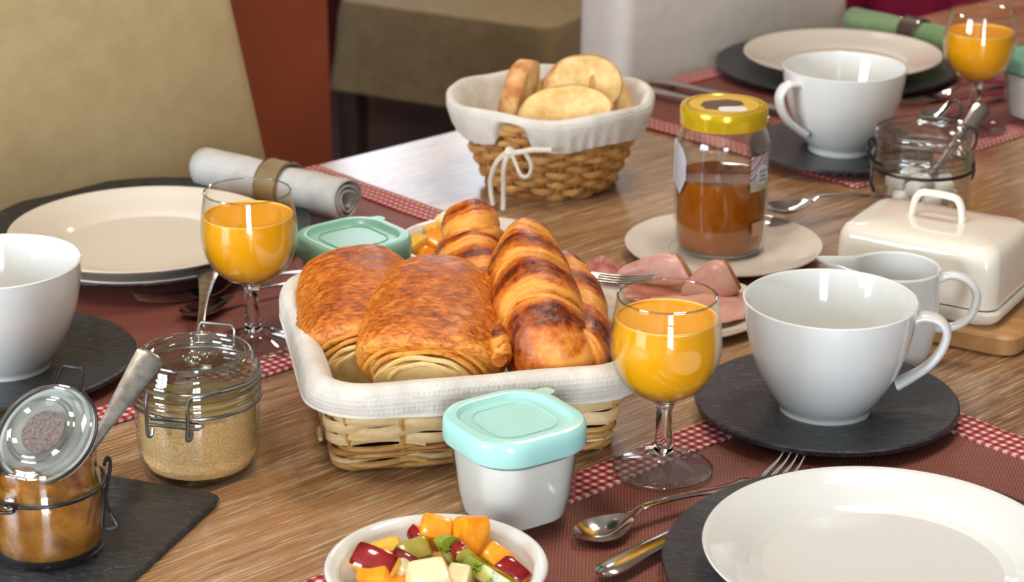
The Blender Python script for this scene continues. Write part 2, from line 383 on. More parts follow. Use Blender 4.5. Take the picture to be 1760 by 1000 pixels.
placemat('red woven placemat before the cream chair, at the left', .695, 1.24, 1.256, 1.675, -1)
placemat('red woven placemat before the white chair, at the back right', 1.597, 2.13, 1.253, 1.675, -1)

# ---------------------------------------------------------------- chairs
def chair(name, label, loc_an, cm, wb, wt, hb, th=.085, group=None, rz=0, seatz=.47):
    t = thing(name, label, 'chair', AN(loc_an[0], loc_an[1], 0), TH+rz, group)
    # local frame: the back's front face at y = 0, the seat reaches to -y
    g = MB(); rs = []
    for k in range(13):
        u = k/12; z = seatz-.12 + (hb-seatz+.12)*u; wd = wb + (wt-wb)*u; y = .015*u*u
        rs.append([(x, yy + y + th/2, z) for x, yy, _ in sq(wd, th, .02, 4)])
    rs.insert(0, [(x*.97, (yy)*.9+th/2, seatz-.125) for x, yy, _ in sq(wb, th, .02, 4)])
    rs.append([(x, yy*.7+.015+th/2, hb+.012) for x, yy, _ in sq(wt-.03, th, .02, 4)])
    g.rings(rs); g.build('backrest', cm, t)
    g = MB(); g.rings([[(x, y-.22, z) for x, y, _ in sq(wb-.01-dd, .46-dd, .03, 4)] for dd, z in ((.01, seatz-.12), (0, seatz-.11), (0, seatz-.02), (.015, seatz))])
    g.build('seat', cm, t)
    for sx in (-1, 1):
        for yy in (-.42, .05):
            q = MB(); q.rings([[(x+sx*(wb/2-.035), y+yy, z) for x, y, _ in sq(s_, s_, .004, 2)] for s_, z in ((.032, 0), (.044, seatz-.119))])
            q.build('leg', DARKWOOD, t)
    return t
chair('dining_chair', 'cream covered dining chair at the left, behind the stacked plates', (.955, 1.735), CHAIRL, .70, .43, 1.08)
chair('dining_chair', 'white covered dining chair behind the back right place setting', (1.945, 1.715), CHAIRR, .465, .40, 1.08)
# slipcovered chair across the room
t = thing('slipcovered_chair', 'beige slipcovered chair standing across the room, beyond the round basket', 'chair', (-.03, 4.20, 0), R(-30)); t.scale = (1.12, 1.12, 1)
def wavy(x, y, z): return (x + .008*math.sin(y*40+z*6), y + .008*math.sin(x*38+z*5), z)
mb = MB(); mb.rings([[wavy(x*s_, y*s_, z) for x, y, _ in sq(.46, .44, .05, 6)] for s_, z in ((1.03, .29), (1.01, .36), (1, .44), (.98, .47), (.6, .475))]); mb.build('seat_cover', CHAIRF, t)
mb = MB(); mb.rings([[(x*s_, y*s_+.20, z) for x, y, _ in sq(.46, .08, .03, 4)] for s_, z in ((1, .33), (1, .6), (.97, .9), (.94, 1.0), (.7, 1.01))]); mb.build('back_cover', CHAIRF, t)
for sx in (-.2, .2):
    for sy in (-.18, .18): MB().rings([[(x+sx, y+sy, z) for x, y, _ in sq(s_, s_, .005, 2)] for s_, z in ((.035, 0), (.045, .34))]).build('leg', DARKWOOD, t)
# magenta curtain on the right wall
mb = MB(); rs = []
for zz in np.linspace(.02, 2.3, 14):
    rs.append([(A1 - .09 + .035*math.sin(n_*26 + .3*math.sin(zz*2)), n_, zz) for n_ in np.linspace(2.2, 4.0, 150)])
nn = len(rs[0]); mb.add([p for r in rs for p in r], [(i*nn+k, i*nn+k+1, (i+1)*nn+k+1, (i+1)*nn+k) for i in range(len(rs)-1) for k in range(nn-1)])
o = mb.build('curtain', plain('magenta_curtain', (150, 12, 66), .7), rot=(0, 0, TH), solid=.004)
tag(o, 'magenta curtain hanging in folds on the far wall', 'curtain')

# ---------------------------------------------------------------- tableware
def slate_disc(name, label, cat, loc, r, group, well=None, hh=.012):
    def wob(rr, z, a):
        k = 1 + (.006*mn.noise(Vector((math.cos(a)*5+loc.x*9, math.sin(a)*5, 1))) + .003*mn.noise(Vector((math.cos(a)*22, math.sin(a)*22, loc.y))))*(rr/r)**6
        return (rr*k*math.cos(a), rr*k*math.sin(a), z)
    if well:
        pr = [(0, .0), (r*.42, 0), (r*.46, .002), (r*.97, hh-.005), (r, hh-.003), (r*.998, hh), (r*.98, hh+.001), (r*.9, hh-.0005), (well+.012, .0085), (well+.004, .0075), (well+.001, .0052), (well-.004, .0045), (0, .0045)]
    else:
        pr = [(0, 0), (r*.66, 0), (r*.68, .002), (r*.72, .006), (r*.985, hh-.0045), (r, hh-.003), (r*.998, hh-.0005), (r*.985, hh), (r*.9, hh-.001), (0, hh-.001)]
    mb = MB(); mb.lathe(pr, 128, wob)
    o = mb.build(name, SLATE, None, loc); return tag(o, label, cat, group)
def plate(name, label, loc, r, h, m, group, well=.62):
    pr = [(0, .0015), (r*.50, .0015), (r*.52, 0), (r*.56, 0), (r*.58, .002), (r*.8, h*.42), (r*.985, h-.0028), (r, h-.0010), (r*.995, h), (r*.975, h-.0004)] + spline([(r*.96, h-.0010), (r*.85, h*.70), (r*(well+.07), h*.42), (r*(well+.015), .0052), (r*(well-.03), .0046), (r*.3, .0042)], 40) + [(0, .0042)]
    mb = MB(); mb.lathe(pr, 120); return tag(mb.build(name, m, None, loc), label, 'plate', group)
def cup(label, loc, rz, group='white breakfast cups'):
    t = thing('breakfast_cup', label, 'cup', loc, rz, group)
    ro = spline([(.0325, 0), (.0335, .0012), (.0337, .004), (.0345, .0075), (.041, .0165), (.0510, .034), (.0580, .053), (.0622, .074), (.0640, .090)], 48)
    ri = spline([(.0628, .0908), (.0612, .0882), (.0568, .073), (.0522, .057), (.0460, .038), (.0372, .0205), (.028, .0115), (0, .008)], 40)
    mb = MB(); mb.lathe([(0, .0012), (.028, .0012), (.030, 0)] + ro + ri, 96); mb.build('cup_body', PORC, t)
    hp = spline([(.0585, 0, .0785), (.0680, 0, .0815), (.0790, 0, .0790), (.0850, 0, .0700), (.0820, 0, .0560), (.0730, 0, .0430), (.0610, 0, .0330), (.0520, 0, .0270)], 40)
    n_ = len(hp); rad = [.0036 + .0008*abs(2*i/(n_-1)-1)**3 for i in range(n_)]
    mb = MB(); mb.tube(hp, rad, 14, flat=1.0, up=(0, 1, 0)); 
    # flattened strap: wide across, thin along the loop's normal
    mb = MB(); rs = []
    P = [Vector(p) for p in hp]
    for i in range(n_):
        tt = (P[min(i+1, n_-1)]-P[max(i-1, 0)]).normalized(); u = Vector((0, 1, 0)); v = tt.cross(u); e = abs(2*i/(n_-1)-1)**3
        wy, wv = .0068+.0028*e, .0034+.001*e
        rs.append([P[i] + u*wy*math.copysign(abs(math.cos(a))**.8, math.cos(a)) + v*wv*math.sin(a) for a in [2*PI*k/16 for k in range(16)]])
    mb.rings(rs); mb.build('handle', PORC, t)
    return t
def goblet(label, loc, fill, group='balloon glasses of orange juice', rz=0):
    t = thing('wine_glass', label, 'glass', loc, rz, group); t.scale = (1, 1, 1.045)
    foot = spline([(.0345, .0006), (.0350, .0014), (.0340, .0024), (.024, .0044), (.013, .0078), (.0076, .013), (.0062, .022), (.0058, .034), (.0060, .044), (.0078, .050), (.012, .0535)], 40)
    lo = [q_ for q_ in foot if q_[1] < .0125]; hi = [q_ for q_ in foot if q_[1] >= .0125]
    mb = MB(); mb.lathe([(0, .0004), (.030, .0004)] + lo + [(lo[-1][0]-.001, lo[-1][1])], 64); ft = mb.build('foot', STEM, t)
    mb = MB(); mb.tube([(.0347*math.cos(2*PI*k/72), .0347*math.sin(2*PI*k/72), .0012) for k in range(72)], .0009, 8, True); mb.build('foot_rim', RIMGLASS, ft)
    mb = MB(); mb.lathe([(0, hi[0][1]-.004)] + hi + [(.006, .0545), (0, .0548)], 48); mb.build('stem', SOLID, t)
    bo = spline([(.0125, .0540), (.022, .0580), (.0320, .0680), (.0372, .0800), (.0386, .0930), (.0374, .1080), (.0345, .1245)], 36)
    bi = [(r-.0011, z+.0004) for r, z in bo[::-1]]
    mb = MB(); mb.lathe(bo + [(.0345, .1254), (.0336, .1254)] + bi, 72)
    gb = mb.build('glass_bowl', GLASS, t)
    mb = MB(); mb.tube([(.03405*math.cos(2*PI*k/80), .03405*math.sin(2*PI*k/80), .1250) for k in range(80)], .00085, 8, True); mb.build('glass_rim', RIMGLASS, gb)
    ji = [(r-.0013, z+.0005) for r, z in bo if z < fill]
    rt = ji[-1][0]-.0001
    mb = MB(); mb.lathe([(0, .0553), (.010, .0553)] + ji + [(rt+.0002, fill-.0004), (rt-.0008, fill), (rt*.96, fill-.0006), (0, fill-.0006)], 64); mb.build('orange_juice', JUICE, t)
    mb = MB(); mb.tube([((rt-.0012)*math.cos(a), (rt-.0012)*math.sin(a), fill) for a in [2*PI*k/64 for k in range(64)]], .0008, 6, True); mb.build('foam_line', FOAM, t)
    return t
def yogurt(label, loc, rz, lidm, group='yogurt pots with mint lids'):
    t = thing('yogurt_pot', label, 'pot', loc, rz, group); t.scale = (1.22, 1.22, 1.12)
    def lev(w_, r_, z): return sq(w_, w_, r_, 8, z)
    g = MB(); g.rings([lev(.046, .018, 0), lev(.050, .019, .001), lev(.0535, .020, .005), lev(.0585, .021, .022), lev(.0630, .022, .052), lev(.0635, .022, .060),
                       lev(.0610, .021, .060), lev(.0605, .021, .052), lev(.0560, .020, .022), lev(.0510, .019, .0085), lev(.040, .017, .0065)]); g.build('glass_pot', SMOOTHGLASS, t)
    g = MB(); g.rings([lev(.044, .017, .0068), lev(.0505, .019, .0090), lev(.0553, .020, .022), lev(.0598, .021, .050), lev(.0595, .021, .0505)]); g.build('yogurt', YOG, t)
    L = [(.0655, .022, .0545), (.0690, .0235, .0545), (.0702, .024, .0560), (.0700, .024, .0650), (.0690, .0235, .0680), (.0665, .0225, .0695), (.0600, .0205, .0700), (.0560, .019, .0697), (.0540, .018, .0680), (.0520, .017, .0668), (.03, .01, .0668)]
    g = MB(); g.rings([lev(*x) for x in L]); l = g.build('lid', lidm, t)
    g = MB(); g.rings([[(x+.0360, y+.0245, z) for x, y, _ in sq(.011, .010, .004, 4)] for z in (.0640, .0655, .0665)]); g.build('lid_tab', lidm, l)
    g = MB(); g.tube([(x, y, .0671) for x, y, _ in sq(.040, .040, .012, 6)], .0005, 5, True); g.build('lid_ridge', lidm, l)
    return t

# place settings
GP = 'round slate chargers under the plates'
pF = at(1516, 966, .014); pF.z = TZ+.003
slate_disc('charger_plate', 'dark slate charger under the nearest white plate, bottom right', 'charger', pF, .139, GP)
pl = at(1518, 952, .028); plate('dinner_plate', 'white plate nearest the camera, at the bottom right', Vector((pl.x, pl.y, TZ+.0145)), .113, .021, PORC, 'white dinner plates', .69)
pL = at(252, 390, .014); pL.z = TZ+.003
slate_disc('charger_plate', 'dark slate charger under two stacked plates, far left', 'charger', pL, .153, GP)
pl = at(246, 388, .040); plate('dinner_plate', 'upper white plate of the stack before the cream chair', Vector((pl.x, pl.y, TZ+.0195)), .1195, .020, STONE, 'white dinner plates')
plate('dinner_plate', 'lower plate of the stack before the cream chair, its rim in shadow', Vector((pl.x, pl.y, TZ+.0145)), .112, .013, STONE, 'white dinner plates')
pB = at(1437, 108, .014); pB.z = TZ+.003
slate_disc('charger_plate', 'dark slate charger at the back right, before the white chair', 'charger', pB, .145, GP)
pl = at(1448, 96, .028); plate('dinner_plate', 'white plate at the back right, behind the far cup', Vector((pl.x, pl.y, TZ+.0145)), .1175, .019, STONE, 'white dinner plates')
GS = 'dark slate saucers under the cups'; GC = 'white breakfast cups'
pc = at(1420, 690, .012)
slate_disc('saucer', 'dark slate saucer under the large cup at the right', 'saucer', Vector((pc.x, pc.y, TZ+.003)), .0985, GS, .035, .012)
cc = at(1417, 704, .009); cup('large white cup at the right, before the cream jug', Vector((cc.x, cc.y, TZ+.0077)), R(-12))
pc = at(10, 618, .012)
slate_disc('saucer', 'dark slate saucer under the cup cut by the left edge', 'saucer', Vector((pc.x, pc.y, TZ+.003)), .1020, GS, .035, .012)
cc = at(12, 632, .009); cup('white cup cut off by the left edge of the photo', Vector((cc.x, cc.y, TZ+.0077)), R(190))
cc = at(1444, 256, .009)
slate_disc('saucer', 'dark slate saucer under the far cup, behind the open jar', 'saucer', Vector((cc.x, cc.y-.004, TZ+.003)), .0960, GS, .035, .012)
cup('white cup at the back right with its handle to the left', Vector((cc.x, cc.y, TZ+.0077)), R(212))
goblet('glass of orange juice right of the mint-lidded pot, nearest of the glasses', at(1139, 806, .004), .110)
goblet('glass of orange juice at the left, before the stacked plates', at(437, 592, .004), .106)
goblet('glass of orange juice at the back right, by the green napkin', at(1672, 222, .004), .104)
def under(px, py, h, z=0): q_ = at(px, py, h); q_.z = TZ+z; return q_
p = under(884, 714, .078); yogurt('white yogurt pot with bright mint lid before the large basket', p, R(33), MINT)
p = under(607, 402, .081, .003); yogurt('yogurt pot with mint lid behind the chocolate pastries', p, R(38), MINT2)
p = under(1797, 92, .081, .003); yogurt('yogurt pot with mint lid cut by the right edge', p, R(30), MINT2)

# ---------------------------------------------------------------- cutlery
def ribbon(st, th, nx=8):
    """st: stations (x, halfwidth, z, sag, y); returns a closed thin strip"""
    g = MB(); top = []; bot = []
    rs = []
    for x, w_, z, sag, y in st:
        up = [(x, y + w_*(2*k/nx-1), z + sag*((2*k/nx-1)**2 - 1) + th/2*(1-.5*abs(2*k/nx-1)**4)) for k in range(nx+1)]
        dn = [(x, y + w_*(2*k/nx-1), z + sag*((2*k/nx-1)**2 - 1) - th/2*(1-.5*abs(2*k/nx-1)**4)) for k in range(nx, -1, -1)]
        rs.append(up+dn)
    g.rings(rs); return g
def spoon_mesh(L=.18, bw=.018, bl=.055):
    st = spline([(0, .002, .007, .0, 0), (.006, bw*.62, .0062, .0035, 0), (bl*.35, bw*.98, .0058, .0062, 0), (bl*.6, bw*.95, .0062, .0058, 0), (bl*.88, bw*.55, .0082, .002, 0), (bl*1.05, .0040, .0095, .0003, 0),
                 (bl*1.3, .0030, .013, 0, 0), (L*.6, .0036, .0115, 0, 0), (L*.85, .0068, .0065, -.0005, 0), (L*.96, .0090, .0055, -.0008, 0), (L, .0040, .0052, 0, 0)], 60)
    return ribbon(st, .0016)
def fork_mesh(L=.19):
    st = spline([(.050, .0105, .0035, .0, 0), (.062, .0112, .003, .001, 0), (.074, .0070, .0045, .0006, 0), (.084, .0034, .0085, 0, 0), (.10, .0029, .0115, 0, 0), (L*.75, .0048, .009, 0, 0), (L*.93, .0082, .0050, -.0005, 0), (L, .0035, .0042, 0, 0)], 48)
    g = ribbon(st, .0017)
    for k in range(4):
        y = -.0088 + .00587*k
        g2 = ribbon(spline([(0, .0006, .0085, 0, y*.9), (.012, .0012, .0052, 0, y*.96), (.032, .0015, .0030, 0, y), (.052, .0018, .0035, 0, y)], 16), .0016, 4)
        g.add(g2.v, g2.f)
    return g
def knife_mesh(L=.21):
    st = spline([(0, .0040, .0065, 0, 0), (.01, .0088, .0068, -.0012, 0), (.04, .0080, .0072, -.001, 0), (.085, .0060, .0075, 0, 0), (.095, .0072, .0075, 0, .001), (.15, .0092, .007, 0, .001), (.19, .0080, .0068, 0, 0), (L, .0010, .0066, 0, -.003)], 48)
    g = ribbon(st, .0028); return g
def lay(name, g, label, cat, p0, p1, m, group, lift=.003, tilt=0, roll=0):
    """lay an item on the table with its x axis running from p0 towards p1"""
    d = Vector(p1)-Vector(p0); rz = math.atan2(d.y, d.x)
    o = g.build(name, m, None, (p0[0], p0[1], TZ+lift), (roll, tilt, rz)); return tag(o, label, cat, group)
SP, FK, KN = 'stainless steel spoons', 'stainless steel forks', 'stainless steel knives'
lay('dessert_spoon', spoon_mesh(.155, .0165, .045), 'steel spoon with bowl at left, just before the nearest slate charger', 'spoon', at(988, 944), at(1250, 862), STEEL, SP)
lay('table_knife', knife_mesh(.2), 'steel knife tucked under the nearest slate charger, end toward the camera', 'knife', at(1030, 1008), at(1150, 946), STEEL, KN, .0024)
lay('dinner_fork', fork_mesh(.19), 'steel fork whose tines show above the nearest slate charger', 'fork', at(1364, 806), at(1268, 892), STEEL, FK, .0032)
lay('dinner_fork', fork_mesh(.19), 'steel fork on the left placemat, tines left of the glass', 'fork', at(233, 532), at(500, 492), STEEL, FK, .0034)
lay('dessert_spoon', spoon_mesh(.17, .0150, .045), 'steel spoon beside the fork behind the left juice glass', 'spoon', at(310, 556), at(500, 512), STEEL, SP, .0034)
lay('table_knife', knife_mesh(.2), 'steel knife, lower of the two beside the far round basket', 'knife', at(1085, 162), at(1180, 184), STEEL, KN, .0034)
lay('table_knife', knife_mesh(.2), 'steel knife, upper of the two by the white chair', 'knife', at(1115, 149), at(1205, 170), STEEL, KN, .0034)
lay('dinner_fork', fork_mesh(.18), 'fork lying right of the far cup', 'fork', at(1540, 190), at(1660, 165), STEEL, FK, .0034)
lay('dessert_spoon', spoon_mesh(.16, .015, .045), 'spoon lying between the far cup and the far juice glass', 'spoon', at(1580, 215), at(1725, 172), STEEL, SP, .0034)
# spoon lying behind the sugar jar, handle towards the plates
p0 = at(347, 600, .0); p1 = at(347, 474, .0)
lay('dessert_spoon', spoon_mesh(.17, .015, .045), 'worn spoon handle rising just behind the sugar jar', 'spoon', (at(346, 640)[0], at(346, 655)[1], 0), aty(347, 490, 1.60), OLDSTEEL, SP, .004, -.14)
# spoon on the honey plate
lay('dessert_spoon', spoon_mesh(.17, .0165, .052), 'spoon lying on the honey jar plate, handle over the table', 'spoon', at(1312, 402), at(1492, 366), STEEL, SP, .020, .09)

# ---------------------------------------------------------------- clip-top jars
def wire(pts, r, m, name, parent, closed=False, n=0):
    g = MB(); g.tube(spline(pts, n, closed) if n else pts, r, 8, closed); return g.build(name, m, parent)
def circ(r, z, n=64, a0=0, a1=2*PI): 
    full = abs(a1-a0-2*PI) < 1e-6
    return [(r*math.cos(a0+(a1-a0)*k/(n if full else n-1)), r*math.sin(a0+(a1-a0)*k/(n if full else n-1)), z) for k in range(n)]
def jar_glass(prof, t, th=.0028, mat=None):
    inner = [(max(r-th, 0), z+.0025 if i == 0 else z) for i, (r, z) in enumerate(prof)][::-1]
    inner = [(r, max(z, .004)) for r, z in inner]
    g = MB(); g.lathe([(0, 0)] + prof + inner + [(0, .004)], 80); return g.build('glass_body', mat or JARGLASS, t)
def lid_prof(R_, z):
    return [(0, z), (R_*.80, z), (R_*.84, z+.003), (R_*.98, z+.004), (R_, z+.0065), (R_*.985, z+.0095), (R_*.93, z+.0125), (R_*.86, z+.0155), (R_*.80, z+.0165), (R_*.76, z+.0158), (R_*.72, z+.0128), (R_*.68, z+.0120), (R_*.2, z+.0118), (0, z+.0118)]
# sugar jar
t = thing('clip_top_jar', 'closed clip-top glass jar of brown sugar', 'jar', at(345, 800, 0), R(-14)); t.scale = (1, 1, 1.11)
jar_glass(spline([(.034, 0), (.0395, .0022), (.0425, .010), (.0438, .024), (.0440, .040), (.0425, .0475), (.0405, .0505), (.0422, .0525), (.0445, .0545), (.0450, .0570), (.0432, .0590)], 50), t)
g = MB(); g.lathe(spline([(0, .0042), (.032, .0042), (.0385, .0075), (.0405, .016), (.0408, .036), (.0405, .0445)], 24) + [(.036, .0462), (.02, .0455), (0, .047)], 64, lambda r, z, a: (r*math.cos(a), r*math.sin(a), z + (.0022*mn.noise(Vector((r*60*math.cos(a), r*60*math.sin(a), 3))) if z > .044 else 0)))
tag(g.build('brown_sugar', SUGAR, t), kind='stuff')
lp = [(0, .060), (.034, .060), (.036, .0605), (.0445, .0612), (.0458, .0630), (.0448, .0650), (.0430, .0662), (.0442, .0680), (.0436, .0710), (.0415, .0735), (.0408, .0765), (.0395, .0785), (.0375, .0790), (.0355, .0782), (.0345, .0766), (.0300, .0757), (.0290, .0748), (0, .0745)]
g = MB(); g.lathe(lp, 80); lid = g.build('lid', JARGLASS, t)
g = MB()
for k in range(90): 
    a = 2*PI*k/90; g.lathe([(0, -.0006), (.0005, -.0003), (.0006, 0), (.0004, .0004), (0, .0006)], 5)
    nb = 25; g.v[-nb:] = [(x+.0384*math.cos(a), y+.0384*math.sin(a), z+.0790) for x, y, z in g.v[-nb:]]
tag(g.build('beaded_rim', JARGLASS, lid), kind='stuff')
g = MB()
for cx, cy, r_, a0 in ((-.004, .006, .0028, 0), (.002, .008, .0030, 1), (.006, .004, .0026, 2), (-.001, .002, .0030, 3), (-.006, -.001, .0025, 4), (.003, -.002, .0024, 5), (-.002, -.006, .0028, 1.5), (.009, .009, .0022, .4)):
    g.tube([(cx+r_*math.cos(a0+u), cy+r_*.7*math.sin(a0+u), .0752) for u in np.linspace(0, 5.2, 14)], .0006, 6)
for k in range(9): a = R(-140+12*k); g.tube([(.022*math.cos(a), .022*math.sin(a), .0750), (.0228*math.cos(a+.05), .0228*math.sin(a+.05), .0750)], .0007, 6)
g.build('embossed_emblem', JARGLASS, lid)
for r_, z_ in ((.0448, .0545), (.0456, .0590), (.0452, .0632), (.0444, .0680), (.0418, .0732), (.0360, .0785), (.0300, .0755)):
    wire(circ(r_, z_, 72), .0011, RIMGLASS, 'glass_ridge', t, True)
g = MB(); g.lathe([(.036, .0588), (.0436, .0588), (.0440, .0600), (.0360, .0600)], 64); g.build('rubber_seal', thin_glass('clear_seal', (.8, .84, .8, 1), (.5, .55, .5, 1)), t)
wire(circ(.0452, .0500, 72), .0013, WIRE, 'neck_wire', t, True)
wire([(-.030, -.032, .0660), (-.022, -.0400, .0655), (-.0175, -.0440, .0650), (-.0165, -.0485, .0600), (-.0165, -.0495, .0480), (-.0155, -.0508, .0400), (-.0130, -.0505, .0405), (-.0128, -.0490, .0445)], .0014, WIRE, 'latch_wire', t, False, 30)
wire([(.030, -.032, .0660), (.022, -.0400, .0655), (.0150, -.0440, .0650), (.0135, -.0485, .0600), (.0135, -.0495, .0480), (.0130, -.0508, .0400), (.0155, -.0505, .0405), (.0158, -.0490, .0445)], .0014, WIRE, 'latch_wire', t, False, 30)
wire(circ(.0450, .0660, 40, R(-46), R(226)), .0011, WIRE, 'lid_wire', t)
wire([(-.017, -.0478, .0462), (.020, -.0478, .0462), (.0235, -.0468, .0480), (.0205, -.0462, .0500), (-.015, -.0470, .0500)], .0012, WIRE, 'crossbar', t)
wire([(-.0135, .040, .070), (-.0135, .0425, .0800), (-.0115, .0430, .0830), (.0115, .0430, .0830), (.0135, .0425, .0800), (.0135, .040, .070)], .0013, WIRE, 'hinge_loop', t)
# jam jar on the small slate tray
pj = at(86, 938, .006); 
t = thing('clip_top_jar', 'open clip-top jar of apricot jam with black wire clasp', 'jar', (pj.x, pj.y, TZ+.0058), R(0))
jar_glass(spline([(.031, 0), (.0360, .0025), (.0390, .010), (.0396, .024), (.0388, .042), (.0368, .0475), (.0360, .0500), (.0352, .0560), (.0350, .0640), (.0340, .0662)], 50), t)
g = MB(); g.lathe(spline([(0, .0042), (.029, .0042), (.0345, .008), (.0363, .018), (.0363, .036), (.0352, .043), (.0330, .049), (.0322, .0560)], 30) + [(.026, .0585), (.014, .0600), (0, .0590)], 64, lambda r, z, a: (r*math.cos(a), r*math.sin(a), z + (.004*mn.noise(Vector((r*70*math.cos(a), r*70*math.sin(a), 8))) if z > .055 else 0)))
g.build('apricot_jam', JAM, t)
wire(circ(.0382, .0465, 72), .0013, BWIRE, 'neck_wire', t, True)
lid_e = bpy.data.objects.new('lid', None)
nrm = Vector((-.28, -.60, .75)).normalized()
q = nrm.to_track_quat('Z', 'Y').to_euler()
lc = aty(73, 741, pj.y - .002); ll = (lc.x-pj.x, lc.y-pj.y, lc.z-(TZ+.0058))
Ml = Matrix.Translation(ll) @ q.to_matrix().to_4x4() @ Matrix.Translation((0, 0, -.006))
def mloc(mb_): mb_.v = [tuple(Ml @ Vector(p)) for p in mb_.v]; return mb_
g = MB(); g.lathe([(0, -.002), (.024, -.002), (.0255, .0), (.0330, .0005), (.0342, .0030), (.0335, .0062), (.0300, .0085), (.0235, .0085), (.0215, .0105), (.0190, .0105), (.0170, .0085), (0, .0085)], 64); lid = mloc(g).build('lid', JARGLASS, t)
g = MB(); g.lathe([(.0312, -.0040), (.0338, -.0040), (.0347, -.0015), (.0338, .0002), (.0312, .0002), (.0312, -.0040)], 64); mloc(g).build('seal_ring', SEAL, lid)
for r_, z_ in ((.0335, .0050), (.0302, .0083), (.0232, .0083), (.0205, .0105)):
    g = MB(); g.tube(circ(r_, z_, 60), .0009, 8, True); mloc(g).build('glass_ridge', RIMGLASS, lid)
g = MB(); g.lathe([(0, .0050), (.015, .0050), (.015, .0056), (0, .0056)], 32); mloc(g).build('lid_sticker', mottled('purple_brown_print', (78, 56, 60), (140, 122, 116), 500, .5), lid)
g = MB(); g.tube([p for p in circ(.0350, .0005, 60)], .0011, 8, True); mloc(g).build('lid_wire', BWIRE, lid)
g = MB(); g.tube([(-.010, .0340, .001), (-.009, .0440, .004), (-.007, .0475, .005), (.007, .0475, .005), (.009, .0440, .004), (.010, .0340, .001)], .0011, 8); mloc(g).build('lid_loop', BWIRE, lid)
wire([(-.040, -.030, .0455), (-.030, -.032, .0440), (-.020, -.0370, .0430), (-.012, -.0385, .0440), (-.012, -.0390, .0490), (-.020, -.0385, .0500), (-.0225, -.0385, .0440), (-.0235, -.0385, .0520)] + [tuple(Ml @ Vector((.0362*math.cos(R(q_)), .0362*math.sin(R(q_)), -.002))) for q_ in (-130, -112, -95, -78)], .0013, BWIRE, 'latch_wire', t, False, 60)
wire([(.0382, .004, .0560), (.0400, .008, .0600), (.0420, .006, .0560), (.0405, -.002, .0440), (.0400, -.008, .0380), (.0430, -.012, .0320), (.0480, -.016, .0250), (.0480, -.018, .0230), (.0395, -.019, .0230), (.0400, -.014, .0360), (.0395, -.008, .0460)], .0013, BWIRE, 'clasp_loop', t, False, 60)
# the spoon standing in the jam
tip = aty(262, 606, 1.305); bot = Vector((pj.x-.004, pj.y+.004, TZ+.022)); d = tip-bot; L = d.length
def facing(d, c):              # axes: x along the spoon, z (its face) turned up and to the room's middle
    x = d.normalized(); z = Vector(c); z = (z - x*z.dot(x)).normalized(); y = z.cross(x); return Matrix((x, y, z)).transposed()
M3 = Matrix.Translation(bot) @ facing(d, (.1, -.8, .6)).to_4x4()
st = spline([(0, .002, 0, .0, 0), (.006, .010, 0, .003, 0), (.018, .0155, 0, .005, 0), (.032, .014, 0, .004, 0), (.044, .004, 0, 0, 0), (L*.55, .0042, 0, 0, 0), (L*.75, .0072, 0, -.0004, 0), (L*.95, .0098, 0, -.0008, 0), (L*.985, .0090, 0, -.0006, 0), (L, .005, 0, 0, 0)], 50)
g = ribbon(st, .0020); g.v = [tuple(M3 @ Vector(p) - bot) for p in g.v]
tag(g.build('jam_spoon', OLDSTEEL, None, bot), 'worn silver spoon standing in the open apricot jam', 'spoon', SP)
# slate tray under the jam jar: rounded corner at the right
pc = at(354, 856, 0); e1 = (at(190, 829)-pc).normalized(); e2 = (at(245, 1000)-pc).normalized()
ang = math.atan2(-e1.y, -e1.x); W_, D_ = .24, .20
ctr = pc + e1*W_/2 + e2*D_/2
g = MB(); g.rings([sq(W_-dd, D_-dd, .012, 6, z) for dd, z in ((.006, 0), (.002, .001), (0, .004), (.003, .0055))])
o = g.build('slate_tray', SLATE, None, (ctr.x, ctr.y, TZ+.0002), (0, 0, ang)); tag(o, 'dark rectangular slate tray under the apricot jam jar', 'tray')

# open jar of sugar cubes behind the butter dish
po = at(1577, 395, 0); 
t = thing('clip_top_jar', 'open clip-top jar of sugar lumps behind the butter dish', 'jar', po, R(20))
jar_glass(spline([(.036, 0), (.0425, .003), (.0455, .012), (.0462, .045), (.0450, .066), (.0440, .070), (.0455, .072), (.0455, .076), (.0435, .079), (.0430, .092), (.0450, .095), (.0448, .098), (.0430, .100)], 60), t)
wire(circ(.0472, .0640, 64), .0016, BWIRE, 'neck_wire', t, True)
for r_, z_ in ((.0440, .0990), (.0436, .0925), (.0440, .0800), (.0460, .0740), (.0445, .0690)):
    wire(circ(r_, z_, 64), .0014, RIMGLASS, 'glass_ridge', t, True)
for s_ in (-1, 1):
    wire([(s_*.045, -.004, .070), (s_*.050, -.002, .072), (s_*.056, 0, .078), (s_*.058, .003, .088), (s_*.052, .006, .094), (s_*.048, .004, .086), (s_*.053, 0, .070), (s_*.055, -.003, .055), (s_*.052, -.004, .045)], .0014, BWIRE, 'side_clasp', t, False, 40)
wire([(.030, .034, .095), (.040, .034, .104), (.050, .036, .112), (.056, .030, .110), (.050, .022, .100), (.040, .024, .094)], .0014, BWIRE, 'raised_loop', t, False, 30)
r2 = random.Random(3)
cubes = []
for k in range(24):
    lv = k//6
    g = MB(); g.rings([sq(.0155-dd, .0155-dd, .002, 2, z) for dd, z in ((.002, 0), (0, .0015), (0, .0095), (.002, .011))])
    a = 2*PI*(k % 6)/5 + lv*.6; rr_ = .0245 if k % 6 < 5 else 0
    c_ = (po.x+rr_*math.cos(a), po.y+rr_*math.sin(a), TZ+.0048+lv*.0125)
    o = g.build('sugar_lump', WSUGAR, None, c_, (r2.uniform(-.12, .12), r2.uniform(-.12, .12), r2.uniform(0, 3)))
    tag(o, 'white sugar lump in the open jar behind the butter dish', 'sugar', 'sugar lumps in the open jar')
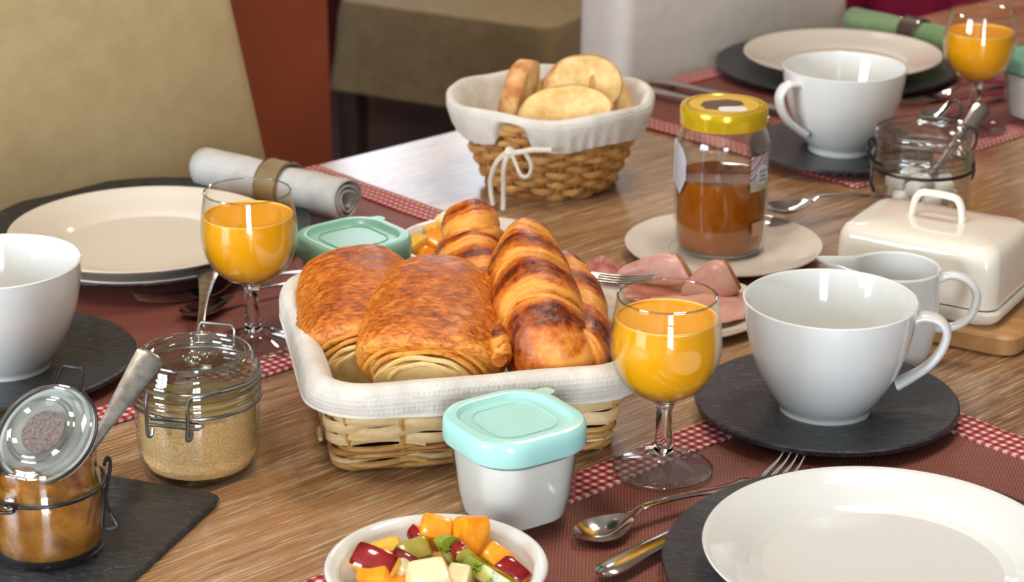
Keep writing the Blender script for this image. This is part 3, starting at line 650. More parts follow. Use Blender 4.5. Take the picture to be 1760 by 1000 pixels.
st0 = Vector((po.x+.008, po.y+.0, TZ+.052)); tp = aty(1693, 180, po.y+.05); d = tp-st0; L = d.length
g = ribbon(spline([(0, .003, 0, 0, 0), (L*.3, .0032, 0, 0, 0), (L*.6, .005, 0, 0, 0), (L*.92, .0085, 0, -.001, 0), (L, .004, 0, 0, 0)], 30), .002)
mt = facing(d, (.0, -.8, .6)); g.v = [tuple(mt @ Vector(p)) for p in g.v]
tag(g.build('sugar_spoon', STEEL, None, st0), 'spoon standing in the open sugar jar, handle up right', 'spoon', SP)

# ---------------------------------------------------------------- honey jar on its plate
ph = at(1243, 420, .010); HP = Vector((ph.x, ph.y, TZ))
plate('side_plate', 'small white plate under the honey jar', HP, .090, .013, STONE, None, .55)
t = thing('honey_jar', 'half-full honey jar with yellow screw lid on a small plate', 'jar', (HP.x-.003, HP.y+.007, TZ+.0055), R(-90)); t.scale = (.98, .98, 1.09)
hp_ = spline([(.034, 0), (.0395, .002), (.0428, .009), (.0434, .020), (.0434, .085), (.0425, .095), (.0385, .105), (.0362, .109), (.0360, .113)], 60)
jar_glass(hp_, t, .0022, GLASS)
hh = [(r-.0026, max(z, .0042)) for r, z in hp_ if z < .064]
g = MB(); g.lathe([(0, .0042)] + hh + [(hh[-1][0], .0640), (hh[-1][0]-.002, .0632), (0, .0630)], 72); g.build('honey', HONEY, t)
YEL = plain('yellow_lid_enamel', (206, 172, 28), .18, Metallic=.35)
g = MB(); g.lathe([(.0385, .108), (.0398, .108), (.0404, .110), (.0398, .113), (.0402, .115), (.0402, .1215), (.0392, .1235), (.0345, .1240), (.0335, .1232), (0, .1232)], 72); lid = g.build('lid', YEL, t)
g = MB(); g.lathe([(0, .1234), (.032, .1234), (.032, .1237), (0, .1237)], 48); ds = g.build('lid_print', plain('yellow_print', (214, 170, 40), .35), lid)
g = MB(); hx = [(.020, -.004), (.016, -.018), (.004, -.022), (-.008, -.018), (-.012, -.010), (-.016, .004), (-.010, .016), (.002, .018), (.008, .008), (.016, .010)]
g.rings([[(x, y, z) for x, y in hx] for z in (.1237, .1240)]); g.build('brown_emblem', plain('brown_print', (74, 46, 26), .5), lid)
g = MB(); g.rings([[(x*.9-.016+.034, y+.006, z) for x, y, _ in sq(.018, .026, .007, 5)] for z in (.1240, .1243)]); g.build('paper_seal', plain('paper_white', (222, 222, 222), .5), lid)
PAPER = plain('label_paper', (196, 196, 206), .6)
def stripes():
    s_ = NT('striped_label'); sp = s_.n('ShaderNodeSeparateXYZ'); s_.l(s_.tc((1, 1, 1)), sp.inputs[0])
    v = s_.math('FRACT', s_.math('MULTIPLY', s_.math('ADD', s_.math('MULTIPLY', sp.outputs[2], .9), s_.math('ADD', sp.outputs[0], 1)), 140))
    band = s_.ramp(v, [(0, (205, 196, 196)), (.3, (170, 70, 66)), (.5, (205, 196, 196)), (.7, (76, 92, 140))], 'CONSTANT')
    low = s_.math('LESS_THAN', sp.outputs[2], .066)
    s_.col(s_.mix(low, band, (176, 170, 150))); s_.set(Roughness=.5); return s_.m
def label(name, pts, m, r_=.0437):           # pts: (azimuth deg in jar frame, z) outline
    g = MB(); lo_ = [(r_*math.cos(R(a)), r_*math.sin(R(a)), z) for a, z in pts]; hi_ = [(x*1.006, y*1.006, z) for x, y, z in lo_]
    g.rings([lo_, hi_]); return g.build(name, m, t)
def patch(name, a0, a1, z0, z1, m, r_=.0437, shape=None):
    g = MB(); na = 14; rows = []
    for rr_ in (r_, r_+.0003):
        for z in (z0, z1): rows.append([(rr_*math.cos(R(a0+(a1-a0)*k/na)), rr_*math.sin(R(a0+(a1-a0)*k/na)), z) for k in range(na+1)])
    b = [p for r in (rows[0], rows[1], rows[3], rows[2]) for p in r]; n_ = na+1; fs = []
    for i in range(4):
        j = (i+1) % 4
        for k in range(na): fs.append((i*n_+k, i*n_+k+1, j*n_+k+1, j*n_+k))
    g.add(b, fs); return g.build(name, m, t)
# jar frame is turned by -90 deg: azimuth 0 faces the camera
patch('side_label', 31, 66, .058, .088, stripes())
pts_ = [(51+11*math.cos(2*PI*k/20), .071+.0085*math.sin(2*PI*k/20)) for k in range(20)]; label('round_stamp', pts_, plain('stamp_grey', (206, 208, 210), .5), .0443)
for k, (w_, z_) in enumerate(((7, .0745), (5, .0705), (7, .0670))): patch('stamp_lettering', 51-w_, 51+w_, z_-.0008, z_+.0008, plain('grey_ink%s' % ('' if not k else k), (120, 124, 130), .6), .0447)
label('white_label', [(-92, .095), (-62, .092), (-54, .083), (-54, .066), (-66, .052), (-92, .058)], PAPER, .0437)
patch('small_label', 36, 56, .020, .031, plain('honey_ticket', (190, 150, 120), .6))

# ---------------------------------------------------------------- ham plate
phm = at(1165, 522, .012); HM = Vector((phm.x, phm.y, TZ)); plate('side_plate', 'small cream plate under the sliced ham', HM, .077, .012, CREAM, None, .6)
def ham(name, label, spts, m, rind=True, wr=.03):
    """a folded slice: stations (centre xyz, half width vector xyz) with a rounded fold"""
    g = MB(); th = .0016; rs = []
    S2 = spline(spts, 26); nx = 12
    P = [Vector(p[:3]) for p in S2]; Wv = [Vector(p[3:6]) for p in S2]
    for i in range(len(P)):
        tt = (P[min(i+1, len(P)-1)]-P[max(i-1, 0)]).normalized(); nn_ = tt.cross(Wv[i]).normalized()
        row = [P[i] + Wv[i]*(2*k/nx-1) + nn_*(.0014*mn.noise(Vector((k*.6, i*.3, P[0].x*40)))) for k in range(nx+1)]
        rs.append([p + nn_*th/2 for p in row] + [p - nn_*th/2 for p in row[::-1]])
    g.rings(rs); c0 = sum(P, Vector())/len(P)
    g.v = [tuple(Vector(p)-c0) for p in g.v]
    o = g.build(name, m, None, c0); tag(o, label, 'ham', 'ham slices on the small plate')
    if rind:
        e = MB(); e.tube([rs[i][nx]*.5+rs[i][nx+1]*.5 - c0 for i in range(len(rs))], .0018, 8, flat=.7); e.build('rind', RIND, o)
        e = MB(); e.tube([(rs[i][nx]*.5+rs[i][nx+1]*.5) - Wv[i].normalized()*.0025 - c0 for i in range(len(rs))], .0013, 6); e.build('fat_edge', FAT, o)
    return o
def hq(px, py, h): return at(px, py, h)
def cone_slice(name, label, apex, c, ax, up, r0, m):
    """a slice rolled into a cone: apex point, mouth centre c, mouth radii"""
    g = MB(); apex = Vector(apex); c = Vector(c); ax = Vector(ax); up = Vector(up); n_ = 40; rs = []
    for i in range(11):
        u = i/10; u_ = u**.55
        row = []
        for k in range(n_+1):
            a = -.6 + (2*PI*1.12)*k/n_; sp = 1 - .16*k/n_
            row.append(apex.lerp(c, u) + (ax*math.cos(a) + up*math.sin(a))*u_*sp*(1-.34*max(0, (u-.65)/.35)**2))
        rs.append(row)
    n1 = n_+1; c0 = apex.lerp(c, .5)
    g.add([p-c0 for r in rs for p in r], [(i*n1+k, i*n1+k+1, (i+1)*n1+k+1, (i+1)*n1+k) for i in range(10) for k in range(n_)])
    o = g.build(name, m, None, c0, solid=.0018); tag(o, label, 'ham', 'ham slices on the small plate')
    e = MB(); e.tube([p-c0 for p in rs[-1][:int(n_*.62)]], .0020, 8); e.build('rind', RIND, o)
    e = MB(); e.tube([rs[-2][k].lerp(rs[-1][k], .72)-c0 for k in range(int(n_*.62))], .0012, 6); e.build('fat_edge', FAT, o)
    return o
cone_slice('ham_slice', 'pink ham slice rolled to a cone, right one beside the far glass rim', hq(1172, 506, .014), hq(1258, 474, .031), (.004, -.013, -.002), (-.010, .002, .0195), 1, HAM)
cone_slice('ham_slice', 'pink ham slice rolled to a cone, left of the other cone', hq(1060, 474, .020), hq(1176, 462, .032), (.006, -.013, -.002), (-.009, .002, .0165), 1, HAM)
ham('ham_slice', 'dark cured ham slice at the left end of the plate', [(*hq(1012, 468, .020), 0, .012, .004), (*hq(1035, 460, .024), 0, .014, .005), (*hq(1070, 470, .018), 0, .012, .003)], HAM2, False)
ham('ham_slice', 'flat ham slice at the front of the plate behind the glass', [(*hq(1120, 528, .013), 0, .020, .001), (*hq(1180, 530, .016), 0, .026, .001), (*hq(1250, 528, .014), 0, .026, .002), (*hq(1292, 520, .013), 0, .020, .001)], HAM, False)
ham('ham_slice', 'folded ham slice under the two ham cones', [(*hq(1075, 500, .015), 0, .018, .001), (*hq(1160, 505, .013), 0, .028, .001), (*hq(1270, 500, .014), 0, .026, .001)], HAM2, False)
lay('serving_fork', fork_mesh(.12), 'dark serving fork resting on the ham plate by the basket', 'fork', at(1128, 492, .03), at(1040, 484, .03), STEEL, FK, .030)

# ---------------------------------------------------------------- butter dish on a wooden board, cream jug
# footprint corners found on the table plane
cf = at(1710, 565, .020); rb = math.atan2(-.066, .108)   # direction of the long front edge
e1 = Vector((math.cos(rb), math.sin(rb), 0)); e2 = Vector((-e1.y, e1.x, 0))
LB, DB = .150, .112
cb = cf - e1*LB/2 + e2*DB/2
bd = thing('chopping_board', 'small light wooden board under the butter dish', 'board', (cb.x, cb.y, TZ), rb)
g = MB(); g.rings([[(x+.012, y, z) for x, y, _ in sq(.168-dd, .130-dd, .016, 6)] for dd, z in ((.004, .0), (0, .002), (0, .015), (.004, .017))]); g.build('board', mottled('pale_board_wood', (150, 104, 58), (190, 144, 92), 30, .45, .2, 60, .0005, .3, .7, (.2, 2, 2)), bd)
t = thing('butter_dish', 'cream ceramic butter dish with a loop handle on its lid', 'butter dish', (cb.x, cb.y, TZ+.0175), rb)
g = MB(); g.rings([sq(LB-dd, DB-dd, .014, 8, z) for dd, z in ((.016, 0), (.008, .001), (.001, .006), (0, .011), (.003, .0135), (.010, .0125), (.02, .009))]); g.build('base_tray', CREAM, t)
g = MB(); g.rings([sq(LB-dd, DB-dd, r_, 8, z) for dd, r_, z in ((.012, .014, .0125), (.009, .014, .0135), (.009, .014, .018), (.010, .014, .050), (.012, .014, .057), (.018, .014, .0625), (.030, .012, .0650), (.060, .012, .0670), (.09, .008, .0675))]); lid = g.build('lid', CREAM, t)
hpz = spline([(-.022, 0, .060), (-.0215, 0, .072), (-.0190, 0, .0830), (-.0120, 0, .0880), (.0120, 0, .0880), (.0190, 0, .0830), (.0215, 0, .072), (.022, 0, .060)], 40)
g = MB(); g.tube(hpz, .0040, 12, up=(0, 1, 0), flat=.8); g.build('loop_handle', CREAM, lid)
pj2 = at(1540, 590, 0); pj2 = Vector((at(1540, 455, .080).x, at(1540, 455, .080).y, TZ))
t = thing('cream_jug', 'small white cream jug with a spout, between the large cup and butter dish', 'jug', pj2, R(-8))
def spout(r, z, a):
    k = max(0, (z-.045)/.035); d = math.cos(a-PI); s_ = max(0, d)**14
    return ((r + .030*s_*k*k)*math.cos(a), r*math.sin(a)*(1-.0*k), z + .004*s_*k)
ro = spline([(.027, 0), (.0285, .002), (.0320, .012), (.0355, .030), (.0362, .046), (.0350, .062), (.0355, .078)], 30); ri = [(r-.0028, z) for r, z in ro[::-1] if z > .006]
g = MB(); g.lathe([(0, .001), (.024, .001)] + ro + [(.0342, .0795)] + ri + [(0, .006)], 96, spout); g.build('jug_body', PORC, t)
hj = spline([(.034, 0, .070), (.044, 0, .0735), (.056, 0, .0700), (.0640, 0, .0590), (.0620, 0, .0430), (.052, 0, .0320), (.040, 0, .0285), (.034, 0, .0290)], 36)
g = MB(); rs = []; P = [Vector(p) for p in hj]
for i in range(len(P)):
    tt = (P[min(i+1, len(P)-1)]-P[max(i-1, 0)]).normalized(); u = Vector((0, 1, 0)); v = tt.cross(u)
    rs.append([P[i] + u*.0058*math.cos(a) + v*.0034*math.sin(a) for a in [2*PI*k/14 for k in range(14)]])
g.rings(rs); g.build('handle', PORC, t)

# ---------------------------------------------------------------- napkins
def napkin(label, p0, p1, r, m, ringm, ra, group, end_dark=True):
    p0 = Vector(p0); p1 = Vector(p1); d = p1-p0; d.z = 0; L = d.length; rz = math.atan2(d.y, d.x)
    t = thing('rolled_napkin', label, 'napkin', (p0.x, p0.y, TZ+.004+r), rz, group)
    g = MB(); n_ = 90; rs = []
    for i in range(15):
        x = L*i/14; row = []
        pinch = 1 - .10*math.exp(-((x/L-ra)/.12)**2)
        for k in range(n_+1):
            a = 2*PI*3.0*k/n_ - 1.9; rr = r*(.30+.70*k/n_)*pinch*(1+.03*mn.noise(Vector((x*30, a, 0))))
            row.append((x + .002*math.sin(a*2)*(1 if i in (0, 14) else 0), rr*math.cos(a), rr*math.sin(a)))
        rs.append(row)
    n1 = n_+1
    g.add([p for r_ in rs for p in r_], [(i*n1+k, i*n1+k+1, (i+1)*n1+k+1, (i+1)*n1+k) for i in range(14) for k in range(n_)])
    g.build('cloth', m, t, solid=.0011)
    g = MB(); x0 = L*ra-.013; x1 = L*ra+.013; rr = r*.97
    g.rings([[(x, q_*math.cos(2*PI*k/48), q_*math.sin(2*PI*k/48)) for k in range(48)] for x, q_ in ((x0, rr), (x0, rr+.0022), (x1, rr+.0022), (x1, rr), (x0, rr))], closed=False, capa=False, capb=False)
    rg = g.build('napkin_ring', ringm, t)
    for x in (x0, x1):
        g = MB(); g.tube([(x, (rr+.0022)*math.cos(2*PI*k/40), (rr+.0022)*math.sin(2*PI*k/40)) for k in range(40)], .0009, 6, True); g.build('metal_edge', STEEL, rg)
    return t
RINGM = mottled('brown_leather_ring', (126, 106, 78), (150, 130, 98), 40, .5)
napkin('grey-white napkin rolled in a brown ring beside the cream chair', at(352, 292, .022), at(600, 350, .022), .0215, COTTON, RINGM, .53, 'rolled cloth napkins')
napkin('green napkin rolled in a dark ring behind the far white plate', at(1465, 42, .018), at(1660, 84, .018), .019, GREENCLOTH, plain('dark_ring', (70, 50, 40), .5), .55, 'rolled cloth napkins')

# ---------------------------------------------------------------- rectangular pastry basket
BK = Vector((-.043, 1.452, TZ)); BR = R(11.5)
def wd_at(z): u = z/.07; return .196 + .022*u, .180 + .054*u
def rr_path(w_, d_, r, n=220):        # evenly spaced points with outward normals
    raw = []
    for cx, cy, a0 in ((w_/2-r, d_/2-r, 0), (-w_/2+r, d_/2-r, 90), (-w_/2+r, -d_/2+r, 180), (w_/2-r, -d_/2+r, 270)):
        for k in range(9): a = R(a0+90*k/8); raw.append((cx+r*math.cos(a), cy+r*math.sin(a)))
    raw = np.array(raw + [raw[0]]); seg = np.hypot(*(raw[1:]-raw[:-1]).T); cum = np.r_[0, np.cumsum(seg)]
    s_ = np.linspace(0, cum[-1], n, endpoint=False); x = np.interp(s_, cum, raw[:, 0]); y = np.interp(s_, cum, raw[:, 1])
    tx = np.roll(x, -1)-np.roll(x, 1); ty = np.roll(y, -1)-np.roll(y, 1); L = np.hypot(tx, ty)
    return list(zip(x, y, ty/L, -tx/L, s_/cum[-1]))
bt = thing('pastry_basket', 'rectangular willow basket of pastries lined with white linen, in the centre', 'basket', BK, BR)
NS = 20
def weave_row(pathf, z, rad, flat, amp, ph, m, parent, wob=.0008, ns=NS, n=240, seed=0):
    pts = []
    for x, y, nx_, ny_, s_ in pathf(z, n):
        off = amp*math.cos(PI*ns*s_ + ph*PI); zz = z + wob*2.2*mn.noise(Vector((x*26, y*26, seed*3.1))) + wob*math.sin(PI*ns*s_+seed)*.5
        pts.append((x+nx_*off, y+ny_*off, zz))
    g = MB(); g.tube(pts, [rad*(1+.22*mn.noise(Vector((p[0]*18, p[1]*18, seed)))) for p in pts], 7, True, flat, up=(0, 0, 1)); return g.build('willow_strand', m, parent)
pf = lambda z, n: rr_path(*wd_at(z), .016, n)
rows = [(.0035, .0029, .9, .0022, 1), (.0075, .0024, .9, .0026, 1), (.0110, .0022, .9, .0026, 0), (.0145, .0023, .9, .0026, 1), (.0180, .0022, .9, .0028, 2), (.0215, .0024, .9, .0028, 1),
        (.0270, .0040, .40, .0034, 0), (.0350, .0048, .35, .0036, 0), (.0430, .0040, .42, .0034, 0), (.0500, .0046, .35, .0036, 0), (.0575, .0042, .4, .0034, 0), (.0640, .0040, .4, .003, 0)]
for i, (z, r_, fl, am, mi) in enumerate(rows): weave_row(pf, z, r_, fl, am, i % 2, WIL[mi], bt, .0012 if i < 6 else .0016, seed=i+1)
for x, y, nx_, ny_, s_ in rr_path(*wd_at(.0), .016, NS*2)[1::2]:
    w0, d0 = wd_at(0); w1, d1 = wd_at(.068)
    g = MB(); g.tube([(x, y, .001), (x*(1+w1/w0)/2, y*(1+d1/d0)/2, .034), (x*w1/w0, y*d1/d0, .068)], .0023, 7); g.build('willow_stake', WIL[1], bt)
for k in range(14):
    u = rng.random(); w_, d_ = wd_at(.012); q_ = rr_path(w_, d_, .016, 100)[int(u*99)]
    x, y, nx_, ny_, _ = q_; L_ = rng.uniform(.012, .026); z = rng.uniform(.004, .024); tx, ty = -ny_, nx_
    g = MB(); g.tube([(x+nx_*.002, y+ny_*.002, z), (x+nx_*.0055+tx*L_*.5, y+ny_*.0055+ty*L_*.5, z+.001), (x+nx_*.007+tx*L_, y+ny_*.007+ty*L_, z-.001)], [.0022, .0021, .0019], 6); g.build('willow_end', WIL[k % 2], bt)
for k in range(9):
    y = -.072 + .018*k; g = MB(); g.tube([(-.088, y, .003), (0, y+.001, .0045), (.088, y, .003)], .003, 6); g.build('base_rod', WIL[1], bt)
def liner(levels, seg, ringf, name, parent, amp=.0012, fr=45):
    g = MB(); rs = []
    for i, l in enumerate(levels):
        rs.append([(x + amp*mn.noise(Vector((x*fr, y*fr, z*fr))), y + amp*mn.noise(Vector((x*fr+9, y*fr, z*fr))), z + amp*.9*mn.noise(Vector((x*fr*.7, y*fr*.7, i*.25+5)))) for x, y, z in ringf(l, seg)])
    g.rings(rs, capb=False); return g.build(name, LINEN, parent, sub=1)
def lring(l, seg):
    o, z = l; w_, d_ = wd_at(min(z, .07)); r = max(.012, .030+o)
    return [(x, y, z + (.0035*mn.noise(Vector((x*14, y*14, 2))) if o > .012 and z < .060 else 0)) for x, y, z in densify(sq(w_+2*o, d_+2*o, r, 7, z))]
def densify(p):
    out = []
    for i in range(len(p)):
        a, b = p[i], p[(i+1) % len(p)]; d = math.dist(a, b); k = max(1, min(26, round(d/.007))) if d > .02 else 1
        k = 26 if d > .02 else 1
        for j in range(k): out.append(tuple(a[q]+(b[q]-a[q])*j/k for q in range(3)))
    return out
lv = [(-.040, .0160), (-.026, .0165), (-.018, .020), (-.0125, .034), (-.010, .050), (-.0085, .064), (-.0075, .0720), (-.004, .0770), (.001, .0795), (.0065, .0790), (.0110, .0750), (.0130, .0690), (.0140, .0645), (.0147, .0600), (.0152, .0565), (.0150, .0550), (.0125, .0555), (.0105, .060), (.0100, .066)]
lin_o = liner(lv, 7, lring, 'linen_liner', bt)
g = MB(); g.tube([(x, y, z-.0002) for x, y, z in lring((.0150, .0558), 7)], .0013, 6, True); g.build('liner_hem', HEM, lin_o)

# pastries
def on_basket(px, py, y): return aty(px, py, y)
def pain(name, label, c, rot, W_, L_, H_, seed):
    t = thing(name, label, 'pastry', c, 0, 'chocolate pastries in the basket'); t.rotation_euler = rot
    nL, nA = 56, 64; g = MB(); rs = []; tones = []
    for i in range(nL+1):
        v = -1 + 2*i/nL; e = max(0, (v-.50)/.50) if v > 0 else max(0, (-v-.80)/.20)*.82; sh = math.sqrt(max(0, 1-((e**1.6)*.93)**2)) if e > 0 else 1
        row = []
        for k in range(nA):
            a = 2*PI*k/nA; ca, sa = math.cos(a), math.sin(a)
            x = W_/2*(1-.10*v*v-.12*v)*math.copysign(abs(ca)**.80, ca); z = (H_*.62 if sa > 0 else H_*.38)*(1-.13*v*v)*math.copysign(abs(sa)**(.95 if sa > 0 else .6), sa)
            x *= (.66+.34*sh); z *= (.50+.50*sh)
            y = L_/2*v + (.006*(1-(x/(W_/2))**2) * (1 if v > .8 else -1 if v < -.8 else 0)*0)
            if v < -.7: y += .010*(1-abs(sa))*((abs(v)-.7)/.3)     # the layer arches over the open end
            p = Vector((x, y, z)); n1 = mn.noise(Vector((x*18+seed, y*26, z*18)))*.0026 + mn.noise(Vector((x*60, y*190+seed, z*60)))*.0007 + mn.noise(Vector((x*40+seed, y*75, z*40)))*.0011
            row.append(p*(1+n1/.035)); tones.append(.10 + .48*max(0, sa)**.7*(1-.55*abs(v)**5) + .16*mn.noise(Vector((x*25+seed, y*40, 1))) + (.12 if sa <= 0 else 0)*0)
        rs.append(row)
    g.rings(rs, tones=tones); g.build('crust', PAIN, t)
    g = MB(); rs = []; tn = []
    for i in range(9):
        v = -1 + 2*i/8; y = (L_/2+.004)*v; sc = (.80 if abs(v) < .99 else .70)
        rs.append([(W_/2*sc*math.copysign(abs(math.cos(2*PI*k/40))**.8, math.cos(2*PI*k/40)), y, -.007+H_*(.40 if math.sin(2*PI*k/40) > 0 else .26)*sc*math.sin(2*PI*k/40)*1.05) for k in range(40)])
    g.rings(rs); inn = g.build('inner_layers', DOUGH, t)
    for sgn in (-1, 1):              # loose flaky edges of the rolled layers
        for q_ in range(4):
            g = MB(); yy = sgn*(L_/2-.003+.0022*q_); f_ = .86-.12*q_
            g.tube([(W_/2*f_*math.cos(a), yy + .002*mn.noise(Vector((a, q_, seed))), -.005+H_*(.50-.07*q_)*math.sin(a)*(1+.08*mn.noise(Vector((a*2, q_+seed, 0))))) for a in np.linspace(.15, PI-.15, 26)], .0016, 6, flat=1.6)
            g.build('flaky_fold', PAIN if q_ < 2 else DOUGH, inn)
    return t
pain('chocolate_pastry', 'golden chocolate pastry at the left back of the linen-lined basket', aty(620, 540, 1.468), (R(11), R(-4), R(8)), .098, .126, .056, 3.1)
pain('chocolate_pastry', 'golden chocolate pastry in front, showing its open end over the linen', aty(744, 566, 1.418), (R(14), R(4), R(-2)), .104, .112, .060, 8.4)

def croissant(name, label, pts, nseg, seed, flat=.86, c0=0.0):
    sp = spline(pts, 260); P = [Vector(p[:3]) for p in sp]; rad = [p[3] for p in sp]; c = sum(P, Vector())/len(P)
    n = len(P); nA = 64; g = MB(); rs = []; tones = []; prev = Vector((0, 0, 1)); cum = [0]
    for i in range(1, n): cum.append(cum[-1]+(P[i]-P[i-1]).length)
    for i in range(n):
        tt = (P[min(i+1, n-1)]-P[max(i-1, 0)]).normalized(); u = (prev - tt*prev.dot(tt)).normalized(); v = tt.cross(u); prev = u
        s_ = cum[i]/cum[-1]; row = []
        for k in range(nA):
            a = 2*PI*k/nA
            q = s_*nseg + .30*math.sin(a+seed) + c0 + .13*mn.noise(Vector((math.cos(a)*1.5, math.sin(a)*1.5, s_*4+seed)))
            # layers overlap outwards from the middle: the step faces the tips
            fr = q-math.floor(q)
            fr = fr if s_ < .62 else 1-fr
            st = .86 + .14*(1-abs(2*fr**.62-1)**3.2)
            lay_ = q*3.0 + .25*mn.noise(Vector((math.cos(a)*2, math.sin(a)*2, s_*6+seed)))
            fine = (.020*math.sin(lay_*2*PI*2.2)*(1-.8*math.sin(PI*fr))) + .05*mn.noise(Vector((math.cos(a)*2, math.sin(a)*2, q*1.2+seed))) + .012*mn.noise(Vector((math.cos(a)*9, math.sin(a)*9, q*5+seed)))
            r_ = rad[i]*(st+fine)
            row.append(P[i] - c + u*(r_*math.cos(a)) + v*(r_*flat*math.sin(a)))
            band = max(0, math.sin(PI*min(1, max(0, (fr-.08)/.70))))**.8
            streak = mn.noise(Vector((math.cos(a)*.8, math.sin(a)*.8, q*13+seed))) + .6*mn.noise(Vector((math.cos(a)*1.4, math.sin(a)*1.4, q*27+seed)))
            tones.append(.06 + .74*band**1.5*(.68+.32*math.cos(a)) + .50*streak*(1-.45*band) + .10*mn.noise(Vector((math.cos(a)*3, math.sin(a)*3, q*2+seed+4))))
        rs.append(row)
    g.rings(rs, tones=tones); o = g.build(name, CROI, None, c); return tag(o, label, 'croissant', 'croissants in the basket')
def Q(px, py, y, r): p = aty(px, py, y); return (p.x, p.y, p.z, r)
croissant('croissant', 'large croissant at the right of the linen-lined basket, nearest the juice', 
    [Q(910, 396, 1.515, .0110), Q(908, 412, 1.505, .0215), Q(906, 450, 1.480, .0315), Q(912, 500, 1.450, .0385), Q(928, 560, 1.412, .0405), Q(948, 612, 1.385, .0350), Q(978, 618, 1.392, .0300), Q(994, 572, 1.418, .0265), Q(988, 512, 1.452, .0215), Q(972, 462, 1.485, .0140), Q(964, 440, 1.500, .0060)], 6.6, 1.3)
croissant('croissant', 'croissant standing at the back of the linen-lined basket, tip highest',
    [Q(806, 362, 1.565, .0150), Q(808, 376, 1.558, .0230), Q(812, 410, 1.540, .0290), Q(812, 455, 1.520, .0330), Q(820, 510, 1.475, .0320), Q(845, 562, 1.425, .0230), Q(857, 602, 1.378, .0130), Q(858, 618, 1.364, .006)], 6.2, 4.2, .9, .2)

# ---------------------------------------------------------------- round bread basket
rc = at(948, 192, .083); RB = Vector((rc.x+.002, rc.y, TZ))
RB = at(945, 312, 0); rb_ = thing('bread_basket', 'round willow basket of sliced bread with a linen cover and bow', 'basket', RB, 0); rb_.scale = (1.04, 1.04, 1.10)
def rad_at(z): return .0575 + .0355*(z/.08)**.85
def circ_path(z, n): return [(rad_at(z)*math.cos(2*PI*k/n), rad_at(z)*math.sin(2*PI*k/n), math.cos(2*PI*k/n), math.sin(2*PI*k/n), k/n) for k in range(n)]
for i in range(13):
    z = .004 + .0058*i; weave_row(circ_path, z, .0031 if i else .0036, .62, .0030, i % 2, WIL[[2, 1, 1, 2, 1][i % 5]], rb_, .0011, ns=26, n=208, seed=20+i)
for k in range(26):
    a = 2*PI*(k+.0)/26; g = MB(); g.tube([(rad_at(z)*math.cos(a), rad_at(z)*math.sin(a), z) for z in (.002, .02, .04, .06, .078)], .0021, 6); g.build('willow_stake', WIL[2], rb_)
g = MB(); g.lathe([(0, .002), (.058, .002), (.058, .005), (0, .005)], 40); g.build('base_mat', WIL[2], rb_)
NA = R(-113)          # the notch in the cover, front left
def notch(a):
    d = (a-NA+PI) % (2*PI) - PI; return max(0, 1-(abs(d)/.20)**3) if abs(d) < .20 else 0
def cloth_ring(l, seg):
    r, z, hem = l; out = []
    for k in range(180):
        a = 2*PI*k/180; rr_ = r; zz = z; nt = notch(a)
        pl_ = math.sin(a*38+3*math.sin(a*5))*.0009*hem + .0016*mn.noise(Vector((math.cos(a)*4, math.sin(a)*4, z*20)))
        zz += hem*(.0022*math.sin(a*6+1) + nt*(.0225)) ; rr_ += pl_ - hem*nt*.002
        zz += .0022*math.sin(a*5)*(1-hem) if z > .07 else 0
        out.append((rr_*math.cos(a), rr_*math.sin(a), zz))
    return out
lvc = [(.002, .012, 0), (.045, .012, 0), (.058, .016, 0), (.070, .040, 0), (.082, .065, 0), (.0875, .080, 0), (.0910, .0850, 0), (.0955, .0865, 0), (.0995, .0835, 0), (.1005, .0780, .05), (.0990, .0710, .3), (.0965, .0640, .65), (.0940, .0580, .95), (.0925, .0545, 1), (.0915, .0545, 1), (.0905, .0580, .95)]
liner(lvc, 0, cloth_ring, 'linen_cover', rb_, .0012, 40)
bowp = Vector((.0965*math.cos(NA), .0965*math.sin(NA), .054)); ax = Vector((-math.sin(NA), math.cos(NA), 0)); outv = Vector((math.cos(NA), math.sin(NA), 0))
def bp(u, z, o=0): return bowp + ax*u + outv*o + Vector((0, 0, z))
bow = MB(); bow.lathe([(0, -.0055), (.004, -.004), (.0055, 0), (.004, .004), (0, .0055)], 14); bow.v = [tuple(Vector(p)+bowp+outv*.003) for p in bow.v]
knot = bow.build('cotton_bow', CORD, rb_)
for ps in ([bp(.002, 0, .004), bp(.012, .003, .008), bp(.024, .006, .007), bp(.034, .006, .003), bp(.040, .006, 0)],
           [bp(.002, 0, .004), bp(.008, -.008, .008), bp(.014, -.018, .009), bp(.021, -.018, .008), bp(.023, -.008, .006), bp(.016, .002, .005)],
           [bp(-.001, 0, .004), bp(-.004, -.012, .007), bp(-.006, -.028, .004), bp(-.007, -.044, .002), bp(-.004, -.052, .010)],
           [bp(-.003, 0, .004), bp(-.012, -.010, .007), bp(-.018, -.024, .005), bp(-.020, -.036, .002), bp(-.016, -.050, .006)]):
    g = MB(); sp = spline(ps, 24); g.tube(sp, .0023, 8, flat=.6); g.build('cord', CORD, knot)
